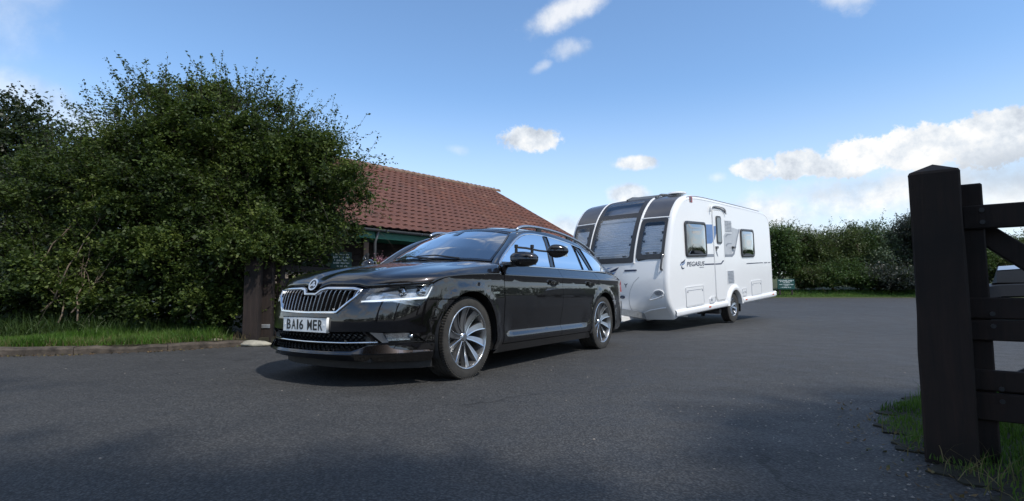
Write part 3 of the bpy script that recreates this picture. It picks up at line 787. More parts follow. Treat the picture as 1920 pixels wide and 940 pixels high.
def frame(f):
    sg = -1 if f else 1; rows = []
    for (o_, i_) in st:
        a_ = G(*o_); b_ = np.array(i_); m_ = (a_ + b_) / 2; d = np.array([-.0, .35, .94]) if o_[0] < -1.2 else np.array([.25, .75, .4])
        row = []
        for t in np.linspace(0, 1, 7):
            p = a_ * (1 - t) + b_ * t + d * .014 * math.sin(math.pi * t) ** .8
            row.append(p * np.array([1, sg, 1]))
        rows.append(row)
    # resample along the length for smooth curvature
    rows = np.array(rows); M_ = np.stack([crom(rows[:, k], 4) for k in range(7)], 1)
    grid_obj('roof_side_frame', M_, PAINT, car, flip=f)
    # D pillar patch
    A = G(-3.120, 1.010); A2 = G(-3.09, .958); C2 = np.array((-3.52, .573, 1.13)); Dq = np.array((-3.80, .745, .895)); D2 = B(sx_(-3.62), .898)
    sgv = np.array([1, sg, 1])
    g_ = coons([A * sgv, C2 * sgv], [A2 * sgv, D2 * sgv], [A * sgv, A2 * sgv], [C2 * sgv, (C2 * .4 + D2 * .6) * sgv, D2 * sgv], 9, 7)
    grid_obj('rear_pillar', g_, PAINT, car, flip=not f)
both(frame)
edge = np.array([i_ for _, i_ in st[6:]]); edge = crom(edge, 3)
rear_r = [(-3.52, .573, 1.13), (-3.62, .40, 1.20), (-3.66, .2, 1.235), (-3.67, 0, 1.245)]
rc = crom([(-1.105, 1.396), (-1.35, 1.440), (-1.7, 1.466), (-2.1, 1.470), (-2.6, 1.452), (-3.1, 1.398), (-3.45, 1.32), (-3.67, 1.245)], 5)
Gr = coons(full(top_half), full(rear_r), edge * [1, -1, 1], edge, 25, 41, [(x, 0, z) for x, z in rc], p=.9)
grid_obj('roof', Gr, PAINT, car, thick=.02)
Gs = Gr[2:25, 4:21].copy(); Gs[:, :, 2] += .004
grid_obj('panoramic_sunroof', Gs, DARKGLASS, car); 
# tailgate glass
tgt = full(rear_r); tgb = full([(-3.80, .735, .893), (-3.85, .5, .90), (-3.86, .2, .90), (-3.862, 0, .90)])
ledge = np.array([(-3.52, .573, 1.13), (-3.68, .66, 1.01), (-3.80, .735, .893)])
Gt = coons(tgt, tgb, ledge * [1, -1, 1], ledge, 21, 9); grid_obj('tailgate_glass', Gt, DARKGLASS, car, flip=False)
def fill(f):
    sg = -1 if f else 1
    mb = MB(); C2 = np.array((-3.52, .573, 1.13)); D2 = B(sx_(-3.62), .898); L3 = [ (C2 * (1 - t) + D2 * t) for t in np.linspace(0, 1, 5)]; M3 = resamp(ledge, 5)
    mb.grid([[L3[i] * np.array([1, sg, 1]), M3[i] * np.array([1, sg, 1])] for i in range(5)]); mb.build('tailgate_corner', PAINT, tailgate)
both(fill)
# side glass
DLO = [(-.590, .979), (-.640, 1.018), (-.712, 1.068), (-.850, 1.155), (-1.0, 1.236), (-1.13, 1.288), (-1.265, 1.318), (-1.463, 1.335), (-1.673, 1.334), (-1.945, 1.322), (-2.261, 1.291), (-2.467, 1.259), (-2.660, 1.213), (-2.800, 1.166), (-2.935, 1.092), (-3.06, 1.020), (-3.075, .995), (-3.05, .985)]
def clipx(P, xa, xb, sa=0., sb=0.):
    """cut the window outline between two slanted pillars: x = xa + sa*(z-1)"""
    def cut(P, x0, s0, keep_less):
        Q = []; n = len(P)
        def side(p): return (p[0] - (x0 + s0 * (p[1] - 1.0))) * (1 if keep_less else -1)
        for i in range(n):
            a_, b_ = P[i], P[(i + 1) % n]; fa, fb = side(a_), side(b_)
            if fa <= 0: Q.append(a_)
            if fa * fb < 0: t = fa / (fa - fb); Q.append((a_[0] + (b_[0] - a_[0]) * t, a_[1] + (b_[1] - a_[1]) * t))
        return Q
    return cut(cut(P, xa, sa, True), xb, sb, False)
wins = [('front_door_window', -.50, -1.505, 0, -.38, SIDEGLASS), ('rear_door_window', -1.60, -2.305, -.36, -.0, DARKGLASS), ('rear_quarter_light', -2.335, -2.50, .0, .52 * 1.0, DARKGLASS), ('load_bay_window', -2.60, -3.2, .42, 0, DARKGLASS)]
def glasses(f):
    for nm, xa, xb, sa, sb, m_ in wins:
        pl = clipx(DLO, xa, xb, sa, sb)
        if len(pl) > 2: panel(nm, pl, G, m_, car, step=.07, off=-.004, thick=0, mirror=f)
    # pillars between the panes, gloss black
    for xa, xb, sa, sb in ((-1.505, -1.60, -.38, -.36), (-2.305, -2.335, 0, 0), (-2.50, -2.60, .52, .42)):
        pl = clipx(DLO, xa, xb, sa, sb)
        if len(pl) > 2: panel('window_pillar', pl, G, GLOSSBLK, car, step=.1, off=-.002, thick=.01, mirror=f)
    top = [(-.560, .962), (-.600, 1.000), (-.700, 1.070), (-.846, 1.163), (-.997, 1.244), (-1.128, 1.297), (-1.262, 1.328), (-1.463, 1.345), (-1.673, 1.344), (-1.945, 1.332), (-2.261, 1.301), (-2.467, 1.269), (-2.667, 1.222), (-2.812, 1.174), (-2.948, 1.098), (-3.075, 1.022), (-3.100, .995), (-3.06, .978), (-2.6, .975), (-1.6, .973), (-.56, .971)]
    strip('window_chrome_trim', dense([tuple(p) for p in crom(top[:15], 3)] + top[15:], .05), G, .017, CHROME, car, off=.008, deep=.01, mirror=f)
both(glasses)
# roof rails
def rail(f):
    sg = -1 if f else 1
    P = [(-1.22, .600, 1.372), (-1.27, .606, 1.402), (-1.36, .612, 1.424), (-1.5, .622, 1.436), (-1.75, .628, 1.440), (-2.1, .628, 1.432), (-2.45, .622, 1.405), (-2.75, .612, 1.368), (-3.0, .602, 1.320), (-3.2, .594, 1.268), (-3.3, .590, 1.225)]
    Q = crom(P, 4); mb = MB(); mb.tube([(x, sg * y, z) for x, y, z in Q], [.008] + [.0165] * (len(Q) - 2) + [.008], 8)
    r_ = mb.build('roof_rail', SATIN, car, smooth=True)
    for x, y, z in ((-1.66, .628, 1.405), (-2.42, .622, 1.378)):
        mb = MB(); mb.box((x, sg * y, z), (.10, .030, .085), ch=.01); mb.build('rail_foot', PLASTIC, r_)
both(rail)
# door mirrors
def door_mirror(f):
    sg = -1 if f else 1
    cx, cy, cz = -.655, 1.045, 1.012
    V = []; nu, nv = 22, 14
    for j in range(nv + 1):
        ph = math.pi * j / nv
        row = []
        for i in range(nu):
            th = 2 * math.pi * i / nu
            ex, ey, ez = math.cos(th) * math.sin(ph), math.cos(ph), math.sin(th) * math.sin(ph)
            sgx = np.sign(ex) * abs(ex) ** .8; 
            x = cx + (.085 if ex > 0 else .045) * sgx; y = cy + .125 * np.sign(ey) * abs(ey) ** .85; z = cz + .068 * np.sign(ez) * abs(ez) ** .8 * (1 - .25 * (y - cy) / .125 * .5)
            x += -.05 * (y - cy) / .125 * .6
            row.append((x, sg * y, z))
        row.append(row[0]); V.append(row)
    mb = MB(); mb.grid(V); root = mb.build('door_mirror', GLOSSBLK, car, smooth=True)
    cap = MB(); cap.grid([[ (cx + (p[0] - cx) * 1.03, sg * cy + (p[1] - sg * cy) * 1.03, cz + (p[2] - cz) * 1.06 + .003) for p in row[1:nu // 2]] for row in V[1:-1]]); cap.build('mirror_cap', PAINT, root, smooth=True)
    mb = MB(); mb.tube([(-.60, sg * .835, .965), (-.62, sg * .90, .968), (-.64, sg * .97, .975)], [.034, .026, .030], 10); mb.build('mirror_stalk', GLOSSBLK, root, smooth=True)
    mb = MB(); mb.box((cx - .045, sg * cy, cz), (.006, .20, .10), ch=.003); mb.build('mirror_glass', CHROME, root)
both(door_mirror)
# wing badge
wb = MB(); wb.prism([(-.05, -.006), (.05, -.012), (.055, .002), (-.02, .012), (-.055, .008)], lambda u, v, d: (-.36 + u, B(sx_(-.36), .705 + v)[1] + .002 + d, .705 + v), .003); wb.build('wing_badge', CHROME, car)
# wheels
def wheel(parent, name, c, sg, r_tyre, wd, r_rim, spokes, mrim, mspoke, swirl=.15, steer=0., bright=True):
    root = empty(name, c, parent=parent); root.rotation_euler = (0, 0, steer)
    h = wd / 2; ty = MB()
    prof = [(r_rim * .97, -h * .8), (r_rim * 1.01, -h * .92), (r_rim + (r_tyre - r_rim) * .45, -h * 1.0), (r_tyre * .965, -h * .93), (r_tyre * .992, -h * .80)]
    g = [-.62, -.56, -.2, -.15, .15, .2, .56, .62]
    tread = []
    for k in range(0, 8, 2):
        tread += [(r_tyre, h * g[k]), (r_tyre - .008, h * (g[k] + .015)), (r_tyre - .008, h * (g[k + 1] - .015)), (r_tyre, h * g[k + 1])]
    prof = prof + tread + [(a_, -b_) for a_, b_ in prof[::-1]]
    ty.lathe(prof, 72, 'y'); t_ = ty.build('tyre', RUBBER, root, smooth=True, auto=35)
    # cross-cut tread blocks: shoulder sipes as thin raised ribs
    rb_ = MB()
    for k in range(90):
        an = 2 * math.pi * k / 90
        for s2 in (-1, 1):
            for (y0, y1, r0, r1) in ((.66, .92, r_tyre * .999, r_tyre * .975),):
                M_ = Matrix.Rotation(-an, 4, 'Y')
                p0 = M_ @ Vector((r0 + .001, s2 * h * y0, 0)); p1 = M_ @ Vector((r1 + .001, s2 * h * y1, 0))
                rb_.bar(p0, p1, r_tyre * 2 * math.pi / 90 * .55, .014, up=tuple((M_ @ Vector((1, 0, 0)))))
    rbo = rb_.build('tread_block', RUBBER, t_); rbo['kind'] = 'stuff'
    rim = MB(); ro = r_rim
    rim.lathe([(ro * 1.015, sg * h * .90), (ro * 1.02, sg * h * .94), (ro * .985, sg * h * .95), (ro * .955, sg * h * .86), (ro * .93, sg * h * .5), (ro * .90, -sg * h * .3), (ro * .93, -sg * h * .9)], 72, 'y')
    rm = rim.build('rim', mspoke, root, smooth=True, auto=30)
    lip = MB(); lip.lathe([(ro * 1.024, sg * h * .935), (ro * 1.01, sg * h * .962), (ro * .985, sg * h * .962), (ro * .972, sg * h * .93)], 72, 'y'); lip.build('rim_lip', mrim, rm, smooth=True, auto=60)
    bk = MB(); bk.lathe([(.0001, -sg * h * .15), (ro * .62, -sg * h * .15), (ro * .62, -sg * h * .3)], 40, 'y'); bk.build('brake_disc', STEEL, rm, smooth=True, auto=30)
    bd = MB(); bd.lathe([(ro * .60, -sg * h * .5), (ro * .92, -sg * h * .5)], 40, 'y'); bd.build('wheel_well_shade', PLASTIC, rm)
    hb = MB(); hb.lathe([(.0001, sg * h * .62), (ro * .10, sg * h * .62), (ro * .125, sg * h * .58), (ro * .17, sg * h * .50), (ro * .24, sg * h * .1)], 30, 'y'); hb.build('hub_cap', mrim, rm, smooth=True, auto=30)
    for k in range(spokes):
        a0 = 2 * math.pi * k / spokes + .12
        rows = []; edge_ = []
        wide = k % 2 == 0 if spokes >= 10 else True
        for j in range(9):
            t = j / 8; r_ = ro * (.15 + .83 * t); an = a0 + swirl * (t ** 1.5) * (1 if sg > 0 else -1)
            w_ = (.030 - .004 * t) * (ro / .25) if not bright else (.026 + .036 * t) * (ro / .25)
            yy = sg * h * (.56 + .34 * t - .10 * math.sin(math.pi * t))
            cdir = np.array([math.cos(an), 0, math.sin(an)]); sdir = np.array([-math.sin(an), 0, math.cos(an)]) * (1 if sg > 0 else -1)
            p = cdir * r_ + np.array([0, yy, 0])
            y1 = np.array([0, sg, 0])
            L_ = p - sdir * w_ * .5 - y1 * .016; Rr = p + sdir * w_ * .5
            rows.append([p - sdir * w_ * .5 - y1 * .05, L_, Rr - y1 * .004, Rr, Rr - y1 * .05])
            edge_.append([Rr - sdir * .008 + y1 * .0005, Rr + y1 * .003, Rr + sdir * .004 + y1 * .0005])
        mb = MB(); mb.grid(rows); sp = mb.build('spoke', mspoke, rm)
        mb = MB(); mb.grid(edge_); mb.F = mb.F; e2 = mb.build('spoke_edge', mrim, rm)
    return root
WR = .254
SPK = mat('polished_grey_alloy', (.34, .345, .355), .30, metal=.85, var=.15)
for (x, y, sg, stv) in ((0, .785, 1, 0.0), (0, -.785, -1, 0.0), (-2.841, .785, 1, 0), (-2.841, -.785, -1, 0)):
    wheel(car, 'wheel', (x, y, .334), sg, .334, .235, WR, 10, WHEELMET, SPK, steer=stv)
# wheel housings, floor pan and inner structure (all dark)
for cx in (0., -2.841):
    for sg in (1, -1):
        mb = MB(); P = []
        for k in range(25):
            an = R(-20 + 220 * k / 24); P.append([(cx + .40 * math.cos(an), sg * .905, .336 + .40 * math.sin(an)), (cx + .40 * math.cos(an), sg * .60, .336 + .40 * math.sin(an))])
        mb.grid(P); mb.box((cx, sg * .60, .50), (.78, .01, .55)); mb.build('wheel_arch_liner', PLASTIC, car)
fl = MB(); fl.box((-1.42, 0, .22), (2.05, 1.70, .08)); fl.box((.42, 0, .30), (.70, 1.15, .22)); fl.box((-3.35, 0, .42), (.75, 1.5, .32)); fl.box((-1.42, 0, .26), (4.3, 1.14, .12)); fl.build('floor_pan', PLASTIC, car)
# cabin
cb = MB(); cb.grid([[(-.50, y, .88), (-.62, y, .985), (-.86, y, .990), (-.95, y, .90), (-.97, y, .62)] for y in np.linspace(-.74, .74, 5)]); dash = cb.build('dashboard', TRIMIN, car, smooth=True, auto=50)
sw = MB(); sw.lathe([(.175 + .013 * math.cos(a_), .013 * math.sin(a_)) for a_ in np.linspace(0, 2 * math.pi, 7)], 26, 'x', (0, 0, 0)); swo = sw.build('steering_wheel', TRIMIN, car, smooth=True); swo.location = (-1.08, -.37, .92); swo.rotation_euler = (0, R(22), 0)
for (x, y, w_) in ((-1.55, .37, .50), (-1.55, -.37, .50), (-2.42, .36, .52), (-2.42, -.36, .52)):
    mb = MB(); mb.box((x + .20, y, .58), (.50, w_, .16), ch=.05)
    M_ = Matrix.Translation((x - .16, y, .86)) @ Matrix.Rotation(R(-16), 4, 'Y')
    mb.box((0, 0, 0), (.13, w_ * .92, .58), M_, ch=.05); s_o = mb.build('seat', SEAT, car)
    mb = MB(); mb.box((x - .27, y, 1.215), (.09, .26, .18), ch=.035); mb.box((x - .25, y, 1.11), (.02, .14, .08)); mb.build('headrest', SEAT, s_o)
pc = MB(); pc.box((-3.0, 0, .85), (.9, 1.4, .04)); pc.box((-1.5, 0, .50), (2.2, .3, .3)); pc.build('load_cover', TRIMIN, car)
for sg in (1, -1):
    dc = MB(); dc.box((-1.6, sg * .82, .66), (2.2, .05, .60)); dc.build('door_card', TRIMIN, car)
rvm = MB(); rvm.box((-1.0, 0, 1.30), (.03, .22, .06), ch=.01); rvm.build('interior_mirror', PLASTIC, car)
# tow bar
tb = MB(); tb.tube([(-3.75, 0, .36), (-3.98, 0, .35), (-4.05, 0, .38), (-4.05, 0, .43)], .022, 8); tb.build('tow_bar', STEEL, car)

# ---------------------------------------------------------------- clip-on towing mirrors (things of their own)
def tow_mirror(f):
    sg = -1 if f else 1
    root = empty('towing_mirror'); root.matrix_world = car_M()
    tag(root, 'black oval towing mirror clamped to %s' % ('the far door mirror, beyond the bonnet' if f else 'the near door mirror, in front of the side windows'), 'towing mirror', 'clip-on towing mirrors on the estate car')
    c = (-.85, 1.285, 1.094)
    V = []
    for j in range(15):
        ph = math.pi * j / 14; row = []
        for i in range(21):
            th = 2 * math.pi * i / 20; ey = math.cos(ph); ex, ez = math.cos(th) * math.sin(ph), math.sin(th) * math.sin(ph)
            tip = .098 if ey > 0 else .075
            y = c[1] + tip * ey * .95; x = c[0] + (.055 if ex > 0 else .02) * ex * (1 - .2 * ey) - .055 * ey * .9; z = c[2] + .064 * ez * (1 - .12 * ey) - .0 * ey
            row.append((x, sg * y, z))
        V.append(row)
    mb = MB(); mb.grid(V); mb.build('mirror_housing', GLOSSBLK, root, smooth=True)
    mb = MB(); mb.box((c[0] - .028, sg * c[1], c[2]), (.004, .17, .10), Matrix.Translation((c[0] - .030, sg * c[1], c[2])) @ Matrix.Rotation(R(sg * 42), 4, 'Z')); mb.build('mirror_glass', CHROME, root)
    mb = MB(); mb.tube([(-.60, sg * .99, 1.125), (-.66, sg * 1.06, 1.118), (-.70, sg * 1.10, 1.108)], .010, 6); mb.tube([(-.70, sg * 1.10, 1.108), (-.74, sg * 1.155, 1.095), (-.79, sg * 1.20, 1.090), (-.83, sg * 1.25, 1.094)], .009, 6); mb.build('arm', PLASTIC, root)
    for (x, y) in ((-.605, .985), (-.70, 1.10)):
        mb = MB(); mb.box((x, sg * y, 1.088), (.028, .022, .055), ch=.005); mb.tube([(x, sg * y, 1.10), (x, sg * y, 1.15)], .011, 8); mb.lathe([(.0001, .03), (.018, .03), (.018, .0), (.0001, .0)], 10, 'z', (x, sg * y, 1.118)); mb.build('clamp', PLASTIC, root)
def car_M(): return Matrix.Translation(car.location) @ car.rotation_euler.to_matrix().to_4x4()
both(tow_mirror)

# ================================================================== THE CARAVAN (local axes: x forward from the axle, y to its left, z up)
_yaw, _pit = .74846, .06253
_Fv = Vector((-math.sin(_yaw) * math.cos(_pit), -math.cos(_yaw) * math.cos(_pit), -math.sin(_pit)))
_Lv = Vector((math.cos(_yaw), -math.sin(_yaw), 0)); _Uv = _Fv.cross(_Lv)
CM = Matrix((_Fv, _Lv, _Uv)).transposed().to_4x4(); CM.translation = (4.159, 12.720, .0761)
cvn = empty('caravan'); cvn.matrix_world = CM
tag(cvn, 'white touring caravan with grey front panels and three blinded front windows', 'caravan')
PF0 = crom([(2.98, .41), (3.13, .60), (3.17, .86), (3.155, 1.14), (3.08, 1.50), (2.96, 1.86), (2.85, 2.12), (2.70, 2.36), (2.42, 2.59), (2.05, 2.69), (1.6, 2.71), (1.0, 2.70)], 10)
OUT = np.vstack([[(2.90, .30)], PF0[:-1], crom([(1.0, 2.70), (-.68, 2.645), (-2.1, 2.59), (-2.42, 2.545), (-2.62, 2.43), (-2.715, 2.22), (-2.73, 1.6), (-2.73, 1.0), (-2.72, .42)], 8)])
TLn = np.concatenate([[0], np.cumsum(np.hypot(*np.diff(OUT, axis=0).T))]); T_OFF = TLn[1]; TLn = TLn - T_OFF
TEND = TLn[-1]
_t = np.linspace(TLn[0], TEND, 1600)
_ox = np.interp(_t, TLn, OUT[:, 0]); _oz = np.interp(_t, TLn, OUT[:, 1])
for _ in range(2):
    _ox = np.convolve(np.pad(_ox, 12, mode='edge'), np.ones(25) / 25, mode='valid'); _oz = np.convolve(np.pad(_oz, 12, mode='edge'), np.ones(25) / 25, mode='valid')
YW = 1.06
def Fs(y, t):
    x = np.interp(t, _t, _ox); z = np.interp(t, _t, _oz); u = min(abs(y) / YW, 1.0)
    k = .16 * (1 - u ** 2.2) * (1 - smt(1.2, 2.5, t) * .75) * (1 - smt(2.6, 3.4, t))
    return np.array([x + k, y, z + .03 * (1 - u * u) * smt(1.6, 2.6, t) * (1 - smt(TEND - 2.2, TEND - 1.6, t))])
def outn(t):
    a_ = np.array([np.interp(t - .01, _t, _ox), np.interp(t - .01, _t, _oz)]); b_ = np.array([np.interp(t + .01, _t, _ox), np.interp(t + .01, _t, _oz)])
    d = b_ - a_; d /= np.linalg.norm(d); return np.array([d[1], -d[0]])
# rounded frame between the side walls and the wrap-over skin
RC = .085
def corner(f):
    sg = -1 if f else 1; rows = []
    for t in np.concatenate([np.linspace(TLn[0], 3.6, 60), np.linspace(3.8, TEND - 3.0, 8), np.linspace(TEND - 2.9, TEND, 44)]):
        n_ = -outn(t); P = np.array([np.interp(t, _t, _ox), np.interp(t, _t, _oz)])
        if n_ @ (P - np.array([.2, 1.5])) < 0: n_ = -n_
        row = []
        for ph in np.linspace(0, math.pi / 2, 7):
            q = P - n_ * RC * (1 - math.sin(ph)); row.append((q[0], sg * (YW + RC * .94 * math.cos(ph)), q[1]))
        rows.append(row)
    mb = MB(); mb.grid(rows); mb.build('edge_moulding', WHITEGRP, cvn, smooth=True)
both(corner)
YS = YW + RC * .94
def SS(x, z): return np.array([x, YS - .006 * (abs(z - 1.5) / 1.2) ** 3, z])
inner = []
for t in np.concatenate([np.linspace(TLn[0] + .02, 3.4, 40), np.linspace(3.6, TEND - 3.0, 5), np.linspace(TEND - 2.9, TEND, 34)]):
    n_ = -outn(t); P = np.array([np.interp(t, _t, _ox), np.interp(t, _t, _oz)])
    if n_ @ (P - np.array([.2, 1.5])) < 0: n_ = -n_
    inner.append(tuple(P - n_ * RC))
inner = inner + [(-2.62, .40)] + [(x, z) for x, z in arc(0, .39, 180 - 8, 8, 20, .345)] 
inner = [p for p in inner if p[1] > .385]
both(lambda f: panel('side_wall', inner, SS, WHITEGRP, cvn, step=.3, thick=.0, mirror=f))
def rrect(x0, x1, z0, z1, r_=.08, n=5):
    P = []
    for cx, cz, a0 in ((x1 - r_, z1 - r_, 0), (x0 + r_, z1 - r_, 90), (x0 + r_, z0 + r_, 180), (x1 - r_, z0 + r_, 270)):
        P += [(cx + r_ * math.cos(R(a0 + 90 * i / n)), cz + r_ * math.sin(R(a0 + 90 * i / n))) for i in range(n + 1)]
    return P
# front skin with window openings, roof, rear
cw = [(-.50, 1.07), (.50, 1.07), (.50, 2.86), (-.50, 2.86)]
rw = rrect(.56, 1.03, 1.15, 1.90, .05, 3); rw = [(u, v - (.07 if v < 1.4 and u < .8 else 0)) for u, v in rw]
lw = [(-u, v) for u, v in rw[::-1]]
front_c = panel('front_wall', [(-YW, TLn[0] + .01), (YW, TLn[0] + .01), (YW, 1.935), (-YW, 1.935)], Fs, mat('caravan_front_white', (.78, .80, .82), .25, coat=.6, coat_rough=.06, var=.03, vscale=2.), cvn, holes=([(-.50, 1.07), (.50, 1.07), (.50, 1.92), (-.50, 1.92)], [p for p in rw], lw), step=.09, thick=.05)
front_c2 = panel('front_wall_upper', [(.50, 1.935), (YW, 1.935), (YW, 3.1), (-YW, 3.1), (-YW, 1.935), (-.50, 1.935), (-.50, 2.86), (.50, 2.86)], Fs, WHITEGRP, cvn, step=.09, thick=.05)
for f in (False, True):
    panel('grey_brow_panel', [(.55, 1.965), (1.045, 1.965), (1.045, 2.78), (.55, 2.86)], Fs, GREYGRP, cvn, step=.06, off=.006, thick=.008, mirror=f)
    strip('brow_trim', dense([(.515, 1.04), (.515, 1.5), (.515, 1.94), (.52, 2.4), (.52, 2.92)], .08), Fs, .032, WHITEGRP, cvn, off=.022, deep=.01, mirror=f)
    strip('brow_lower_trim', dense([(.53, 1.940), (1.06, 1.940)], .08), Fs, .028, WHITEGRP, cvn, off=.016, deep=.01, mirror=f)
panel('roof', [(-YW, 3.09), (YW, 3.09), (YW, TEND - 2.75), (-YW, TEND - 2.75)], Fs, WHITETRIM, cvn, step=.35, thick=.02)
panel('rear_wall', [(-YW, TEND - 2.76), (YW, TEND - 2.76), (YW, TEND), (-YW, TEND)], Fs, WHITEGRP, cvn, step=.12, thick=.02)
def blind(u0, u1, v0, v1, parent, off=-.026, pitch=.052):
    rows = []; n = int((v1 - v0) / pitch * 2)
    for i in range(n + 1):
        v = v0 + (v1 - v0) * i / n; row = []
        for u in np.linspace(u0, u1, 9):
            p = Fs(u, v); d = Fs(u, v + .01) - Fs(u, v - .01); nn = np.array([d[2], 0, -d[0]]); nn /= np.linalg.norm(nn)
            row.append(p + nn * (off + (.014 if i % 2 else -.014)))
        rows.append(row)
    mb = MB(); mb.grid(rows); return mb.build('pleated_blind', BLIND, parent)
def fwin(name, outer, glass, bl, f=False):
    fr = panel('window_frame', outer, Fs, FRAMEGRY, cvn, holes=(glass,), step=.08, off=.014, thick=.05)
    panel('window_pane', glass, Fs, ACRYL, fr, step=.07, off=.016, thick=0)
    blind(*bl, fr)
    us = [p[0] for p in glass]; vs_ = [p[1] for p in glass]; um, uM, vm, vM = min(us), max(us), min(vs_), max(vs_)
    for (u, v, w_, h_) in ((um + .02, vm + .42, .035, .05), (um + .03, vm + .26, .03, .04), (uM - .02, vm + .42, .035, .05), (uM - .03, vm + .26, .03, .04), (um + .12, vm + .03, .07, .03), (uM - .12, vm + .03, .07, .03)):
        p = Fs(u, v) + np.array([-.0, 0, 0]); mb = MB(); mb.box((p[0] - .01, p[1], p[2]), (.03, w_, h_), ch=.006); mb.build('window_catch', PLASTIC, fr)
    return fr
fwin('window_frame', rrect(.545, 1.050, 1.105, 1.925, .05, 3), rrect(.625, 1.00, 1.20, 1.845, .05, 3), (.60, 1.02, 1.17, 1.80))
fwin('window_frame', rrect(-1.050, -.545, 1.105, 1.925, .05, 3), rrect(-1.00, -.625, 1.20, 1.845, .05, 3), (-1.02, -.60, 1.17, 1.80))
cf = fwin('window_frame', rrect(-.498, .498, 1.055, 2.06, .04, 3), rrect(-.415, .415, 1.155, 2.00, .04, 3), (-.44, .44, 1.12, 2.00))
panel('sunroof_window', [(-.498, 2.06), (.498, 2.06), (.498, 2.86), (-.498, 2.86)], Fs, FRAMEGRY, cf, holes=([(-.40, 2.09), (.40, 2.09), (.40, 2.47), (-.40, 2.47)],), step=.07, off=.014, thick=.03)
panel('sunroof_pane', [(-.40, 2.09), (.40, 2.09), (.40, 2.47), (-.40, 2.47)], Fs, ACRYL, cf, step=.07, off=.016, thick=0)
bx_ = MB(); bx_.grid([[Fs(u, v) + np.array([-.10, 0, -.05]) for u in (-.5, 0, .5)] for v in (2.0, 2.2, 2.5, 2.7)]); bx_.build('sunroof_lining', mat('lining_light', (.42, .43, .47), .8, var=.1), cf)
# rooflight bars and vents on the roof
mb = MB()
for yy in (-.10, .55): mb.tube([tuple(Fs(yy, 2.62) + [0, 0, .03]), tuple(Fs(yy, 2.85) + [0, 0, .055]), tuple(Fs(yy, 3.2) + [0, 0, .06])], .018, 6)
mb.grid([[Fs(u, v) + np.array([0, 0, .055 if 2.7 < v < 3.3 else .02]) for u in (-.12, .2, .57)] for v in (2.60, 2.75, 3.0, 3.25, 3.35)])
mb.build('rooflight', GUTTER, cvn)
rv = MB(); rv.lathe([(.0001, .10), (.12, .098), (.17, .085), (.19, .060), (.185, .05), (.08, .045), (.07, -.02)], 24, 'z', (2.02, .86, 2.68)); rv.build('roof_vent', WHITETRIM, cvn, smooth=True, auto=40)
rv = MB(); rv.box((-.4, .1, 2.69), (.5, .5, .09), ch=.03); rv.build('roof_hatch', WHITETRIM, cvn)
rv = MB(); rv.tube([(-.8, -.4, 2.62), (-.8, -.4, 2.8)], .05, 10); rv.build('flue', WHITETRIM, cvn)
# front details: letters, emblem, lamps, seams, grab handles
for i, ch_ in enumerate('BAILEY'):
    y0 = -.460 + .158 * i + (.03 if ch_ == 'I' else 0)
    wd_ = .075 if ch_ != 'I' else .018
    text_obj('front_letter', ch_, lambda u, v, y0=y0, wd_=wd_: Fs(y0 + wd_ * u, .592 + .072 * v) + np.array([.006, 0, 0]), NAVY, front_c, bold=.012)
def flat(name, P, fn, m, parent, lift=.003):
    mb = MB(); tr = tessellate_polygon([[Vector((u, v, 0)) for u, v in P]]); mb.add([fn(u, v, lift) for u, v in P], [tuple(t) for t in tr]); return mb.build(name, m, parent)
def Ff(u, v, d): return tuple(Fs(u, v) + np.array([d + .004, 0, 0]))
flat('front_stripe', [(.325, .90), (.345, .925), (.57, .925), (.585, .905), (.56, .893), (.345, .89)], Ff, NAVY, front_c)
flat('front_stripe', [(-.325, .90), (-.345, .925), (-.57, .925), (-.585, .905), (-.56, .893), (-.345, .89)], Ff, NAVY, front_c)
for P, m_ in (([(-.12, .86), (.02, .91), (.22, .985), (.16, .915), (.02, .87)], NAVY), ([(-.08, .83), (.06, .862), (.17, .895), (.10, .845), (.0, .815)], BLUEV), ([(.0, .80), (.10, .835), (.135, .87), (.08, .805), (.03, .79)], NAVY), ([(-.14, .93), (-.02, .95), (.10, .985), (-.02, .975)], BLUEV)):
    flat('front_wing_emblem', P, Ff, m_, front_c)
mb = MB(); mb.prism([(.285 + .052 * math.cos(a_), .41 + .030 * math.sin(a_)) for a_ in np.linspace(0, 2 * math.pi, 17)[:-1]], Ff, .01); bd_ = mb.build('oval_badge', NAVY, front_c)
flat('badge_bird', [(.255, .41), (.285, .405), (.315, .418), (.285, .413)], Ff, SILVERV, bd_, .012)
